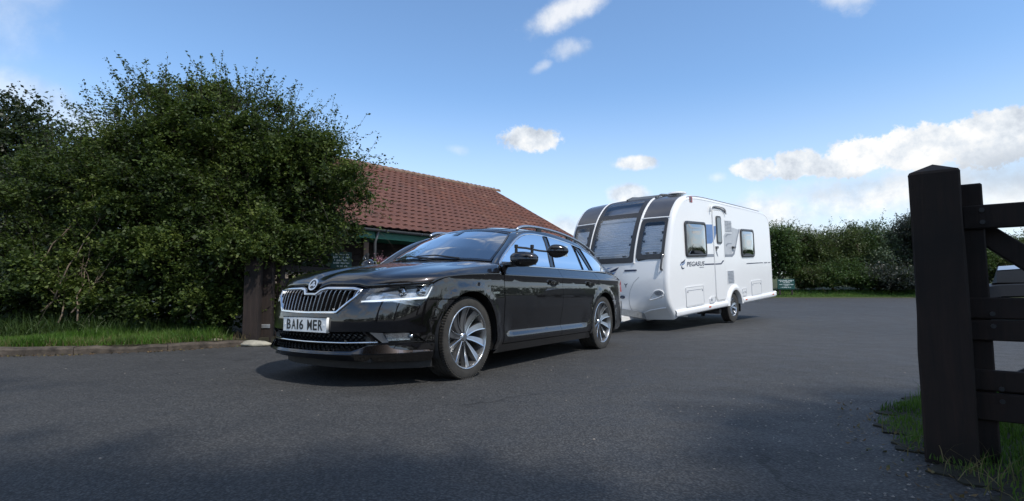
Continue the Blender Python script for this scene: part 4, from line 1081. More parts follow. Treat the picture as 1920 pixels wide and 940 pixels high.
for sg in (1, -1):
    L_ = MB(); L_.prism([(sg * (.965 + .060 * math.cos(a_)), .475 + .038 * math.sin(a_)) for a_ in np.linspace(0, 2 * math.pi, 19)[:-1]], Ff, .012)
    lm = L_.build('front_lamp', mat('grey_lamp', (.20, .22, .25), .12, coat=1., var=.2, vscale=30.), front_c)
    L_ = MB(); P = [(sg * (.965 + .085 * math.cos(a_)), .475 + .058 * math.sin(a_), ) for a_ in np.linspace(-.4, 2.5, 14)] + [(sg * .80, .375), (sg * .79, .36), (sg * .82, .352), (sg * .93, .385), (sg * 1.03, .425)]
    L_.tube([Ff(u, v, .004) for u, v in P] + [Ff(*P[0], .004)], .009, 6); L_.build('lamp_moulding', WHITEGRP, lm, smooth=True)
    strip('front_seam', dense([(sg * .62, .78), (sg * .52, .68), (sg * .45, .54), (sg * .41, .38), (sg * .40, .20), (sg * .42, .02)], .05), Fs, .012, SILVERV, front_c, off=.004)
    strip('lower_swoosh', dense([(sg * .50, -.06), (sg * .62, .07), (sg * .78, .14), (sg * 1.0, .185), (sg * 1.05, .19)], .05), Fs, .028, WHITEGRP, front_c, off=.014)
    gh_ = MB(); P = [Fs(sg * 1.04, 1.19) + [.0, 0, 0], Fs(sg * 1.045, 1.185) + [.05, 0, 0], Fs(sg * 1.04, 1.12) + [.055, 0, 0], Fs(sg * 1.03, .95) + [.055, 0, 0], Fs(sg * 1.03, .91) + [.045, 0, 0], Fs(sg * 1.03, .90)]
    gh_.tube([tuple(p) for p in P], .019, 8); gh_.build('grab_handle', GREYGRP, cvn, smooth=True, auto=50)
# ---- near side wall details (both sides get windows; only the left has the door)
def Sf(sgn): return lambda u, v, d: (u, sgn * (YS + d), v)
def sidewin(x0, x1, z0, z1, sgn):
    S1 = Sf(sgn); o = rrect(x0, x1, z0, z1, .09); mb = MB(); i_ = rrect(x0 + .055, x1 - .055, z0 + .055, z1 - .055, .06)
    mb.grid([[S1(*o[k % len(o)], .0), S1(*o[k % len(o)], .022), S1(*[(o[k % len(o)][q] + i_[k % len(o)][q]) / 2 for q in (0, 1)], .034), S1(*i_[k % len(o)], .026), S1(*i_[k % len(o)], .0)] for k in range(len(o) + 1)])
    fr = mb.build('window_frame', FRAMEGRY, cvn, smooth=True, auto=45)
    G_ = []; nx, nz = 13, 9
    for j in range(nz):
        row = []
        for i in range(nx):
            u, v = i / (nx - 1), j / (nz - 1); row.append((x0 + .05 + (x1 - x0 - .10) * u, sgn * (YS + .022 + .020 * (1 - (2 * u - 1) ** 4) * (1 - (2 * v - 1) ** 4)), z0 + .05 + (z1 - z0 - .10) * v))
        G_.append(row)
    mb = MB(); mb.grid(G_); mb.build('window_pane', ACRYLDK, fr, smooth=True)
    mb = MB(); mb.grid([[(x0 + .04 + (x1 - x0 - .08) * i, sgn * (YS + .003), z0 + .04 + (z1 - z0 - .08) * j) for i in (0, 1)] for j in (0, 1)]); mb.build('window_interior', mat('window_dark', (.03, .032, .036), .6, var=.3, vscale=1.), fr)
    for xx in (x0 + .12, x1 - .12):
        mb = MB(); mb.box((xx, sgn * (YS + .034), z1 - .04), (.10, .015, .025), ch=.004); mb.build('window_hinge', FRAMEGRY, fr)
for sgn in (1, -1):
    sidewin(1.41, 2.39, 1.465, 2.165, sgn); sidewin(-1.39, -.52, 1.425, 2.085, sgn)
S1 = Sf(1)
# entrance door
def ring(o, i_, d, name, m, parent, d0=0.):
    mb = MB(); n = len(o); mb.grid([[S1(*o[k % n], d0), S1(*o[k % n], d), S1(*i_[k % n], d), S1(*i_[k % n], d0)] for k in range(n + 1)]); return mb.build(name, m, parent)
mb = MB(); mb.prism(rrect(.50, 1.02, .545, 2.44, .10), S1, .010); door = mb.build('entrance_door', WHITEGRP, cvn)
ring(rrect(.488, 1.032, .533, 2.452, .11), rrect(.500, 1.020, .545, 2.44, .10), .004, 'door_seal', mat('seal_grey', (.20, .21, .22), .6), door)
ring(rrect(.475, 1.045, .520, 2.465, .12), rrect(.489, 1.031, .534, 2.451, .11), .007, 'door_frame_trim', WHITEGRP, door)
o = rrect(.61, .875, 1.73, 2.325, .06); mb = MB(); mb.prism(o, S1, .026); dw = mb.build('door_window_frame', FRAMEGRY, door)
mb = MB(); mb.prism(rrect(.645, .84, 1.765, 2.29, .04), S1, .029); mb.build('door_window_pane', mat('dark_gloss_pane', (.02, .023, .028), .04, spec=1., coat=1., var=.1), dw)
strip_pts = [(1.14, 2.40), (1.13, 2.47), (1.06, 2.515), (.90, 2.53), (.60, 2.525), (.42, 2.50), (.35, 2.45), (.335, 2.38)]
mb = MB(); mb.tube([S1(x, z, .03) for x, z in crom(strip_pts, 4)], .020, 8); mb.build('door_canopy', WHITETRIM, cvn, smooth=True)
mb = MB(); mb.tube([S1(x, z - .035, .012) for x, z in crom(strip_pts[2:7], 4)], .010, 6); mb.build('door_canopy_shadow_strip', GREYV, cvn, smooth=True)  # solid grey tube standing in for the shadow line under the canopy
mb = MB(); mb.box(S1(.90, 1.655, .02), (.12, .04, .05), ch=.01); mb.box(S1(.93, 1.60, .012), (.05, .02, .06), ch=.006); mb.build('door_handle', GREYGRP, door)
mb = MB(); mb.box(S1(-.03, 1.655, .03), (.13, .06, .05), ch=.012); mb.build('door_retainer', GREYGRP, cvn)
# vents
mb = MB()
for r_ in range(8):
    for c_ in range(3): mb.box(S1(.30 - .125 * c_ - .01 * (r_ % 2), 2.225 - .031 * r_, .004), (.105, .012, .016))
v1 = MB(); v1.prism(rrect(-.03, .37, 1.975, 2.26, .015, 2), S1, .004); v1o = v1.build('fridge_vent', WHITETRIM, cvn); mb.build('vent_slat', GREYV, v1o)
v2 = MB(); v2.prism(rrect(-.03, .38, .855, 1.15, .015, 2), S1, .005); v2o = v2.build('fridge_vent', WHITETRIM, cvn)
for r_ in range(9):
    mb = MB(); mb.box(S1(.175, 1.125 - .030 * r_, .010), (.33, .014, .009)); mb.build('vent_slat', GREYV, v2o)
# lockers and hatches
def hatch(x0, x1, z0, z1, r_=.03, name='locker_door', sgn=1):
    S_ = Sf(sgn); o, i_ = rrect(x0, x1, z0, z1, r_), rrect(x0 + .018, x1 - .018, z0 + .018, z1 - .018, r_ * .8)
    mb = MB(); mb.grid([[S_(*o[k % len(o)], 0), S_(*o[k % len(o)], .012), S_(*i_[k % len(o)], .012), S_(*i_[k % len(o)], .003)] for k in range(len(o) + 1)]); fr = mb.build('locker_frame' if name == 'locker_door' else 'hatch_frame', WHITETRIM, cvn)
    g_ = rrect(x0 + .022, x1 - .022, z0 + .022, z1 - .022, r_ * .7); mb = MB(); mb.prism(g_, S_, .009); mb.build(name, WHITEGRP, fr)
    mb = MB(); mb.bar(S_(x0 + .06, z1 - .075, .011), S_(x1 - .06, z1 - .075, .011), .004, .006); mb.build('panel_line', GREYV, fr)
    for xx in (x0 + .07, x1 - .07):
        mb = MB(); mb.lathe([(.0001, sgn * .016), (.016, sgn * .015), (.018, sgn * .009)], 12, 'y', (xx, sgn * YS, z1 - .10)); mb.build('lock', GREYV, fr)
hatch(1.655, 2.465, .515, .90); hatch(-1.775, -1.085, .50, .86); hatch(-.73, -.465, .535, .71, .02, 'gas_hatch'); hatch(-1.5, -.9, .55, .95, .03, 'locker_door', -1)
mb = MB(); mb.prism([(1.38, .60), (1.30, .64), (1.13, .64), (1.10, .60), (1.12, .54), (1.20, .515), (1.38, .515)], S1, .012); so = mb.build('socket_cover', WHITETRIM, cvn)
mb = MB(); mb.tube([S1(x, z, .012) for x, z in ((1.11, .63), (1.105, .58), (1.14, .53), (1.22, .505), (1.38, .505))], .006, 6); mb.lathe([(.0001, .018), (.03, .016), (.032, .01)], 14, 'y', (1.30, YS, .575)); mb.build('socket_trim', GREYV, so)
# graphics
side_g = lambda P, m_, nm='side_graphic', l=.0025: flat(nm, P, S1, m_, cvn, l)
side_g([(1.40, 2.125), (1.02, 2.135), (1.02, 1.83), (1.06, 1.77), (1.13, 1.735), (1.40, 1.73)], BLUEV)
side_g([(1.44, 1.515), (1.05, 1.515), (1.05, 1.455), (1.44, 1.455)], GREYV)
flat('door_graphic', [(.885, 1.56), (.86, 1.50), (.84, 1.455), (.90, 1.47), (.96, 1.56)], lambda u, v, d: (u, YS + .012, v), GREYV, door)
flat('door_graphic', [(1.00, 2.10), (.885, 2.11), (.885, 1.95), (1.0, 1.80)], lambda u, v, d: (u, YS + .012, v), BLUEV, door)
side_g([(.455, 1.50), (.06, 1.50), (-.10, 1.60), (-.20, 1.76), (-.49, 2.06), (-.04, 2.105), (-.035, 1.965), (.38, 1.965), (.455, 1.90)], SILVERV)
side_g([(.455, 1.445), (.02, 1.445), (-.12, 1.50), (-.20, 1.62), (-.40, 1.93), (-.52, 2.08), (-.46, 2.08), (-.30, 1.88), (-.13, 1.62), (-.04, 1.53), (.06, 1.50), (.455, 1.50)], GREYV, l=.004)
for zz_ in (1.93, 1.73): side_g([(.37, zz_ - .04), (.33, zz_), (.24, zz_ + .02), (.03, zz_ + .02), (.0, zz_ + .005), (.22, zz_ - .005), (.30, zz_ - .03), (.33, zz_ - .06)], GREYV, l=.005)
side_g([(1.53, 1.323), (1.045, 1.318), (1.045, 1.292), (1.53, 1.295)], NAVY)
flat('door_stripe', [(1.015, 1.316), (.72, 1.316), (.60, 1.375), (.55, 1.375), (.55, 1.355), (.70, 1.290), (1.015, 1.290)], lambda u, v, d: (u, YS + .012, v), NAVY, door)
side_g([(-.83, 1.262), (-1.99, 1.262), (-1.99, 1.282), (-.86, 1.285)], NAVY); side_g([(-2.39, 1.258), (-2.57, 1.258), (-2.57, 1.278), (-2.39, 1.278)], NAVY)
text_obj('model_letters', 'PEGASUS', lambda u, v: S1(2.355 - .80 * u, 1.285 + .090 * v, .004), NAVY, cvn, bold=.012, shear=.03)
for k in range(6): side_g([(1.78 - .035 * k, 1.263), (1.78 - .035 * k, 1.246), (1.757 - .035 * k, 1.246), (1.757 - .035 * k, 1.263)], GREYV, 'small_lettering', .004)
for k in range(6): side_g([(-2.06 - .046 * k, 1.284), (-2.06 - .046 * k, 1.255), (-2.090 - .046 * k, 1.255), (-2.090 - .046 * k, 1.284)], GREYV, 'small_lettering', .004)
for P, m_ in (([(2.41, 1.43), (2.50, 1.395), (2.60, 1.37), (2.62, 1.345), (2.56, 1.35), (2.50, 1.36), (2.44, 1.385)], NAVY), ([(2.42, 1.385), (2.50, 1.35), (2.575, 1.335), (2.57, 1.31), (2.50, 1.325), (2.44, 1.35)], BLUEV),
             ([(2.60, 1.36), (2.645, 1.33), (2.64, 1.30), (2.60, 1.325), (2.585, 1.34)], BLUEV), ([(2.585, 1.315), (2.60, 1.27), (2.56, 1.24), (2.49, 1.245), (2.45, 1.30), (2.475, 1.27), (2.51, 1.262), (2.55, 1.27), (2.565, 1.30)], NAVY)):
    flat('winged_horse_emblem', P, S1, m_, cvn, .004)
side_g([(2.08, 2.652), (1.95, 2.652), (1.955, 2.54), (2.075, 2.54)], REDL, 'side_badge')
side_g([(2.06, 2.640), (2.00, 2.640), (2.00, 2.55), (2.06, 2.55)], GLOSSBLK, 'side_badge', .004)
# awning rail, skirt, wheel-arch spat
ar = MB(); P = []
for t in np.linspace(2.7, TEND - 2.75, 40):
    n_ = -outn(t); q = np.array([np.interp(t, _t, _ox), np.interp(t, _t, _oz)]); n_ = n_ if n_ @ (q - np.array([.2, 1.5])) > 0 else -n_
    q = q - n_ * (RC * .35); P.append(q)
for sgn in (1, -1):
    ar = MB(); ar.tube([(q[0], sgn * (YS - .012), q[1]) for q in P], .006, 6); ar.build('awning_rail', GREYV, cvn)
for sgn in (1, -1):
    S_ = Sf(sgn)
    for xa, xb in ((2.93, .47), (-.47, -2.80)):
        mb = MB(); rows = []
        for x in np.linspace(xa, xb, 8):
            rows.append([(x, sgn * (YS - .06), .372), (x, sgn * (YS + .012), .375), (x, sgn * (YS + .026), .40), (x, sgn * (YS + .028), .455), (x, sgn * (YS + .016), .495), (x, sgn * (YS - .01), .502)])
        mb.grid(rows); mb.build('skirt_rail', WHITEGRP, cvn, smooth=True, auto=60)
    rows = []
    for k in range(29):
        an = R(5 + 170 * k / 28); c_, s_ = math.cos(an), math.sin(an)
        rows.append([(x * c_, sgn * (YS + d), .345 + x * s_) for x, d in ((.365, -.10), (.365, .030), (.395, .040), (.455, .034), (.482, .006), (.484, -.02))])
    mb = MB(); mb.grid(rows); mb.build('wheel_spat', WHITEGRP, cvn, smooth=True, auto=50)
    for x in (1.44, -.63, -2.56): 
        mb = MB(); mb.box((x, sgn * (YS + .030), .447), (.10, .012, .028), ch=.004); mb.build('marker_lamp', ORANGE, cvn)
    mb = MB(); mb.box((-2.79, sgn * (YS - .04), .455), (.06, .16, .13), ch=.02); mb.build('skirt_end_cap', WHITEGRP, cvn)
mb = MB(); mb.box((-2.76, 0, .47), (.10, 2.2, .16), ch=.03); rbm = mb.build('rear_bumper', WHITEGRP, cvn)
for sgn in (1, -1): 
    mb = MB(); mb.box((-2.82, sgn * .85, .49), (.02, .35, .09), ch=.01); mb.build('rear_lamp', REDL, rbm)
# underside, wheels, mover, steadies
mb = MB(); mb.box((.1, 0, .44), (5.3, 2.14, .05)); mb.build('floor', TRIMIN, cvn)
mb = MB()
for sgn in (1, -1): mb.bar((-2.5, sgn * .55, .37), (2.9, sgn * .55, .36), .05, .14)
mb.tube([(0, -1., .325), (0, 1., .325)], .05, 10); mb.build('chassis', STEEL, cvn)
for sgn in (1, -1):
    wheel(cvn, 'wheel', (0, sgn * 1.005, .325), sgn, .325, .19, .198, 10, WHEELMET, mat('caravan_alloy', (.45, .46, .48), .3, metal=.8), swirl=.10 if sgn > 0 else .10)
    mb = MB(); mb.tube([(.48, sgn * .99, .27), (.48, sgn * .62, .27)], .062, 16); mo = mb.build('motor_mover', SATIN, cvn, smooth=True, auto=50)
    mb = MB(); mb.tube([(.52, sgn * .60, .27), (.52, sgn * .50, .27)], .075, 14); mb.tube([(.50, sgn * .64, .20), (.50, sgn * .58, .20)], .05, 12); mb.build('mover_gear', CHROME, mo)
    mb = MB(); mb.box((-.42, sgn * 1.0, .30), (.02, .20, .22)); mb.build('mud_flap', RUBBER, cvn)
    for x in (2.2, -2.1):
        mb = MB(); mb.bar((x, sgn * .75, .35), (x - .45, sgn * .80, .27), .05, .03); mb.build('corner_steady', STEEL, cvn)
    mb = MB(); mb.grid([[(.40 * math.cos(an), sgn * 1.10, .345 + .38 * math.sin(an)), (.40 * math.cos(an), sgn * .80, .345 + .38 * math.sin(an))] for an in np.linspace(-.1, math.pi + .1, 14)]); mb.box((0, sgn * .80, .52), (.8, .01, .44)); mb.build('wheel_arch_liner', PLASTIC, cvn)
# draw bar down to the tow ball of the car
ball = CM.inverted() @ (car_M() @ Vector((-4.05, 0, .43)))
mb = MB()
for sgn in (1, -1): mb.bar((2.75, sgn * .55, .34), (ball.x - .45, sgn * .06 + ball.y, ball.z + .01), .06, .11)
mb.build('draw_bar', STEEL, cvn)
mb = MB(); mb.bar((ball.x - .50, ball.y, ball.z + .03), (ball.x + .05, ball.y, ball.z + .02), .10, .10, ch=.02); mb.tube([(ball.x - .15, ball.y, ball.z + .06), (ball.x - .05, ball.y, ball.z + .20), (ball.x + .12, ball.y, ball.z + .22)], .018, 8); mb.build('hitch_head', PLASTIC, cvn)
mb = MB(); xs = np.linspace(2.95, ball.x - .55, 8)
mb.grid([[(x, ball.y * (x - 2.9) / (ball.x - 2.9) + yy * (1 - .62 * (x - 2.95) / (ball.x - 3.5)), .44 + zz2) for yy, zz2 in ((-.33, -.10), (-.30, -.01), (-.12, .02), (.12, .02), (.30, -.01), (.33, -.10))] for x in xs]); mb.build('draw_bar_cover', WHITETRIM, cvn, smooth=True, auto=50)
mb = MB(); mb.tube([(3.75, .20, .72), (3.75, .20, .10)], .024, 8); mb.lathe([(.0001, .03), (.09, .03), (.10, 0), (.09, -.03), (.0001, -.03)], 18, 'y', (3.75, .20, .14)); mb.tube([(3.68, .20, .72), (3.85, .20, .72)], .012, 6); mb.build('jockey_wheel', STEEL, cvn)

# ================================================================== THE SETTING
def gz(x, y):
    t = np.clip(np.asarray(y, float) - 9.0, 0, 23.); return .0222 * (t * t / (t + 1.2))
def sheet(name, xs, ys, m, dz=0., kind='structure', zf=None):
    X, Y = np.meshgrid(xs, ys); Z = gz(X, Y) + dz if zf is None else zf(X, Y)
    V = np.stack([X, Y, Z], -1).reshape(-1, 3); nx = len(xs)
    F = [(j * nx + i, j * nx + i + 1, (j + 1) * nx + i + 1, (j + 1) * nx + i) for j in range(len(ys) - 1) for i in range(nx - 1)]
    o = np_mesh(name, V, F, m, smooth=True)
    return tag(o, kind=kind)
def ground_mat():
    m = bpy.data.materials.new('field_grass'); m.use_nodes = True; N = NT(m.node_tree); b = N.n['Principled BSDF']; tcn = N.node('ShaderNodeTexCoord')
    n = N.noise(tcn.outputs['Object'], .7, 8, .65); n2 = N.noise(tcn.outputs['Object'], 14., 5)
    N.put(b.inputs['Base Color'], N.mix(N.math('MULTIPLY', n2, .8), N.ramp(n, [(.3, (.020, .035, .008)), (.7, (.055, .085, .018))]), (.05, .045, .02))); b.inputs['Roughness'].default_value = .95
    bn = N.node('ShaderNodeBump'); bn.inputs['Strength'].default_value = 1.; N.put(bn.inputs['Height'], n2); N.l.new(bn.outputs[0], b.inputs['Normal']); return m
FIELD = ground_mat()
def asphalt_mat():
    m = bpy.data.materials.new('asphalt'); m.use_nodes = True; N = NT(m.node_tree); b = N.n['Principled BSDF']; tcn = N.node('ShaderNodeTexCoord'); P = tcn.outputs['Object']
    big = N.noise(P, .35, 5, .6, .4); mid = N.noise(P, 3.2, 6, .65); 
    mp = N.node('ShaderNodeMapping'); N.l.new(P, mp.inputs[0]); mp.inputs['Rotation'].default_value = (0, 0, R(-38)); mp.inputs['Scale'].default_value = (.22, 2.6, 1)
    streak = N.noise(mp.outputs[0], 1.1, 5, .6)
    vo = N.node('ShaderNodeTexVoronoi'); N.l.new(P, vo.inputs['Vector']); vo.inputs['Scale'].default_value = 95.
    v2 = N.node('ShaderNodeTexVoronoi'); N.l.new(P, v2.inputs['Vector']); v2.inputs['Scale'].default_value = 38.
    stone = N.maprange(N.vmath('DOT_PRODUCT', vo.outputs['Color'], (.33, .33, .34)), .35, .95)
    pale = N.maprange(N.vmath('DOT_PRODUCT', v2.outputs['Color'], (.5, .5, .0)), .94, 1.0)
    near = N.maprange(v2.outputs['Distance'], .28, .18)
    c = N.ramp(N.math('ADD', N.math('MULTIPLY', big, .5), N.math('MULTIPLY', N.math('ADD', mid, streak), .25)), [(.36, (.036, .0365, .0368)), (.62, (.064, .0645, .065))])
    c = N.mix(N.math('MULTIPLY', stone, .7), c, (.112, .112, .112))
    c = N.mix(N.math('MULTIPLY', N.math('MULTIPLY', pale, near), 1.), c, (.36, .34, .31))
    gap = N.maprange(vo.outputs['Distance'], .42, .62); c = N.mix(N.math('MULTIPLY', gap, .7), c, (.014, .014, .015))
    v3 = N.node('ShaderNodeTexVoronoi'); v3.feature = 'DISTANCE_TO_EDGE'; N.l.new(N.vmath('ADD', P, N.vmath('SCALE', N.noise(P, 1.2, 4, out='Color'), scale=.9)), v3.inputs['Vector']); v3.inputs['Scale'].default_value = .16
    crack = N.math('MULTIPLY', N.maprange(v3.outputs['Distance'], .0030, .0010), N.maprange(N.noise(P, .5, 2), .52, .6)); c = N.mix(N.math('MULTIPLY', crack, .8), c, (.012, .012, .012))
    stain = N.maprange(N.noise(P, 1.5, 3, .5), .66, .74); c = N.mix(N.math('MULTIPLY', stain, .45), c, (.02, .02, .021))
    N.put(b.inputs['Base Color'], c); N.put(b.inputs['Roughness'], N.maprange(mid, .3, .7, .62, .82))
    b.inputs['Specular IOR Level'].default_value = .42
    bn = N.node('ShaderNodeBump'); bn.inputs['Strength'].default_value = .9; bn.inputs['Distance'].default_value = .005
    h = N.math('ADD', N.math('MULTIPLY', vo.outputs['Distance'], -1.1), N.math('MULTIPLY', N.noise(P, 160., 3), .6))
    N.put(bn.inputs['Height'], h); N.l.new(bn.outputs[0], b.inputs['Normal']); return m
ASPH = asphalt_mat()
gr_y = [-300, -60, -20, 0, 4, 8, 9, 9.5, 10, 11, 12, 14, 17, 20, 25, 30, 32, 34, 50, 100, 400, 900]
sheet('ground', [-900, -200, -60, -30, -12, 0, 12, 30, 60, 200, 900], gr_y, FIELD, dz=-.035)
sheet('asphalt_car_park', list(np.linspace(-32, 64, 25)), [-28, -10, 0, 4, 8, 9, 9.25, 9.5, 9.75, 10, 10.5, 11, 12, 13, 14, 16, 18, 21, 24, 27, 30, 30.7], ASPH)
def poly_sheet(name, P, m, dz, kind='structure', hgt=.03, parent=None):
    """ground sheet with an irregular outline, its own thickness"""
    tr = tessellate_polygon([[Vector((x, y, 0)) for x, y in P]]); n = len(P)
    V = [(x, y, float(gz(x, y)) + dz) for x, y in P] + [(x, y, float(gz(x, y)) + dz - hgt) for x, y in P]
    F = [tuple(t) for t in tr] + [(i, (i + 1) % n, n + (i + 1) % n, n + i) for i in range(n)]
    mb = MB(); mb.add(V, F); o = mb.build(name, m, parent); 
    if parent is None: tag(o, kind=kind)
    return o
# -- kerb along the left verge
KP = [(-9.6, 5.35), (-7.4, 5.66), (-5.75, 5.98), (-4.54, 6.34), (-3.90, 6.86), (-3.45, 7.30)]
KC = crom(KP, 10)
verge_poly = [(x, y + .16) for x, y in KC] + [(-3.4, 7.6), (-3.5, 9.2), (-4.6, 11.2), (-9, 13.5), (-16, 14.5), (-22, 12), (-22, 3.4), (-15, 4.4)]
poly_sheet('verge_soil', verge_poly, mat('verge_soil', (.028, .026, .014), .95, var=.5, vscale=5., bump=.8, bscale=20.), .085, hgt=.12)
kerb = tag(empty('kerb'), kind='structure')
CONC = mat('weathered_kerb_stone', (.070, .056, .044), .9, var=.6, vscale=9., bump=.7, bscale=35.)
KL = np.concatenate([[0], np.cumsum(np.hypot(*np.diff(KC, axis=0).T))])
def kpt(s_): return np.array([np.interp(s_, KL, KC[:, 0]), np.interp(s_, KL, KC[:, 1])])
s_ = 0.
while s_ < KL[-1] - .35:
    L_ = .93; a_, b_ = kpt(s_ + .006), kpt(min(s_ + L_ - .006, KL[-1])); mb = MB()
    d = (b_ - a_) / np.linalg.norm(b_ - a_); n_ = np.array([-d[1], d[0]]); rows = []
    for t in np.linspace(0, 1, 6):
        p = a_ + (b_ - a_) * t; j = rng.normal(0, .009, 3); hgt = .088 + j[0] - .012 * (s_ > 3.8)
        rows.append([(p[0] + j[1], p[1], -.05), (p[0] + j[1], p[1], hgt - .022), (p[0] + n_[0] * .02, p[1] + n_[1] * .02, hgt), (p[0] + n_[0] * .125, p[1] + n_[1] * .125, hgt + .004), (p[0] + n_[0] * .13, p[1] + n_[1] * .13, -.05)])
    mb.grid(rows); mb.F += [tuple(range(5)), tuple(range(25, 30))]
    mb.build('kerb_stone', CONC, kerb); s_ += L_
# -- grass
GRASS = leaf_mat('grass_blades', [(.022, .058, .006), (.050, .125, .012), (.085, .18, .020), (.11, .16, .04)], .55, .3, .9)
GRASSDRY = leaf_mat('dry_grass', [(.05, .06, .015), (.12, .10, .04), (.20, .16, .08)], .7, .3)
def blades(name, pts, hts, width, m, label=None, lean=.35, seg=2, droop=.3, up=None):
    n = len(pts); an = rng.uniform(0, 2 * math.pi, n); la = rng.uniform(0, 2 * math.pi, n); le = np.abs(rng.normal(0, lean, n)) + .05
    w_ = width * rng.uniform(.6, 1.3, n); sx2, sy2 = np.cos(an) * w_ / 2, np.sin(an) * w_ / 2
    ks = np.linspace(0, 1, seg + 1); V = []
    for k in ks:
        off = le * hts * k ** 1.6; z = hts * (k - droop * le * k ** 3)
        cx = pts[:, 0] + np.cos(la) * off; cy = pts[:, 1] + np.sin(la) * off; cz = pts[:, 2] + z; f = (1 - k ** 1.5)
        if k < 1: V.append(np.stack([cx - sx2 * f, cy - sy2 * f, cz], 1)); V.append(np.stack([cx + sx2 * f, cy + sy2 * f, cz], 1))
        else: V.append(np.stack([cx, cy, cz], 1))
    m_ = len(V); V = np.stack(V, 1).reshape(-1, 3); base = (np.arange(n) * m_)[:, None]; F = []
    for k in range(seg - 1):
        a_ = 2 * k; F += [base + np.array([[a_, a_ + 1, a_ + 3]]), base + np.array([[a_, a_ + 3, a_ + 2]])]
    a_ = 2 * (seg - 1); F.append(base + np.array([[a_, a_ + 1, a_ + 2]]))
    F = np.concatenate(F, 0); tint = np.tile(rng.uniform(0, 1, n), len(F) // n)
    o = np_mesh(name, V, F, m, tint=tint)
    return tag(o, label=label, cat='grass', kind='stuff')
def in_poly_pts(P, n):
    P = np.array(P); lo, hi = P.min(0), P.max(0); out = []
    while len(out) < n:
        q = rng.uniform(lo, hi, (n, 2)); x, y = q[:, 0], q[:, 1]; c = np.zeros(n, bool)
        for i in range(len(P)):
            a_, b_ = P[i], P[(i + 1) % len(P)]; cond = (a_[1] > y) != (b_[1] > y)
            with np.errstate(divide='ignore', invalid='ignore'): c ^= cond & (x < (b_[0] - a_[0]) * (y - a_[1]) / (b_[1] - a_[1]) + a_[0])
        out += list(q[c])
    return np.array(out[:n])
vg = [(x, y + .15) for x, y in KC[:-6]] + [(-3.95, 7.2), (-4.2, 7.9), (-5.2, 8.2), (-8, 8.2), (-12, 7.6), (-12, 5.1)]
P = in_poly_pts(vg, 72000)
dist = np.min(np.hypot(P[:, None, 0] - KC[None, ::4, 0], P[:, None, 1] - KC[None, ::4, 1] - .15), 1)
clump = .5 + .5 * np.sin(P[:, 0] * 3.1 + 1.7 * np.sin(P[:, 1] * 4.)) * np.cos(P[:, 0] * 1.3 + 2 * P[:, 1])
right = smt(-6.6, -5.2, P[:, 0])
h = (.045 + .10 * right * clump + .06 * smt(.2, 1.6, dist) * right + .03 * smt(.5, 2, dist)) * rng.uniform(.5, 1.35, len(P)) + .015
P3 = np.column_stack([P, np.full(len(P), .083)])
blades('verge_grass', P3, h, .009, GRASS, 'bright green grass on the verge between the kerb and the big bush')
# taller rank grass and weeds at the bush foot
P = in_poly_pts([(-11.5, 7.0), (-7, 7.05), (-4.3, 7.25), (-3.9, 7.45), (-4.2, 8.1), (-7, 8.6), (-11.5, 8.4)], 16000)
h = rng.uniform(.12, .42, len(P)) * (1 - .45 * smt(-6.0, -4.2, P[:, 0])); blades('rank_grass', np.column_stack([P, np.full(len(P), .083)]), h, .013, leaf_mat('rank_grass_blades', [(.015, .032, .006), (.03, .06, .012), (.05, .085, .02)], .5, .25), 'tall dark rank grass and weeds under the big bush', lean=.55, seg=3)
P = in_poly_pts([(x, y + .12) for x, y in KC[8:]] + [(-3.7, 7.35), (-4.3, 6.95), (-6.5, 6.2)], 1500)
blades('dry_grass', np.column_stack([P, np.full(len(P), .08)]), rng.uniform(.05, .16, len(P)), .006, GRASSDRY, 'sparse straw coloured grass along the top of the kerb', lean=.8)
# right-hand patch beside the gate post
RP = [(float(np.interp(y_, [1.2, 2.25, 2.75, 3.3, 3.75], [1.50, 1.72, 1.88, 2.25, 2.85])) + .05 * math.sin(y_ * 17) + .03 * math.sin(y_ * 43) + rng.normal(0, .012), float(y_)) for y_ in np.linspace(1.2, 3.72, 70)] + [(3.6, 3.9), (5.2, 3.7), (7.5, 3.1), (7.5, -2), (2.2, -2)]
poly_sheet('gate_verge_soil', RP, mat('gate_soil', (.018, .017, .010), .95, var=.5, vscale=9., bump=.9, bscale=30.), .008, hgt=.03)
P = in_poly_pts([(1.50, 1.35), (1.66, 2.1), (1.84, 2.75), (2.22, 3.28), (2.85, 3.68), (3.6, 3.82), (5.2, 3.6), (6.5, 3.1), (6.5, 1.0), (2, 1.0)], 60000)
ed_x = np.interp(P[:, 1], [1.3, 2.1, 2.75, 3.28, 3.68], [1.5, 1.66, 1.84, 2.22, 2.85]) + .05 * np.sin(P[:, 1] * 17) + .035 * np.sin(P[:, 1] * 41 + 1)
P = P[(P[:, 0] - ed_x > rng.uniform(-.05, .16 + .20 * smt(2.6, 2.1, P[:, 1]), len(P)))]
tuft = .5 + .5 * np.sin(P[:, 0] * 7 + 2 * np.sin(P[:, 1] * 6)) * np.cos(P[:, 1] * 5)
edge_d = smt(.0, .35, np.hypot(np.maximum(0, P[:, 0] - 1.55 - .45 * (P[:, 1] - 1.6)), 0))
h = (.035 + .085 * tuft) * rng.uniform(.5, 1.4, len(P)) * (.35 + .65 * edge_d); blades('gate_grass', np.column_stack([P, np.full(len(P), .02)]), h, .0055, GRASS, 'tufted green grass around the foot of the dark gate post', seg=3)
P = in_poly_pts([(1.42, 1.4), (1.60, 2.2), (1.85, 2.8), (2.0, 2.5), (2.3, 1.9), (2.2, 1.2)], 150)
blades('dead_grass', np.column_stack([P, np.full(len(P), .02)]), rng.uniform(.04, .13, len(P)), .004, GRASSDRY, 'bent dead grass stalks beside the gate post foot', lean=1.6, seg=3)
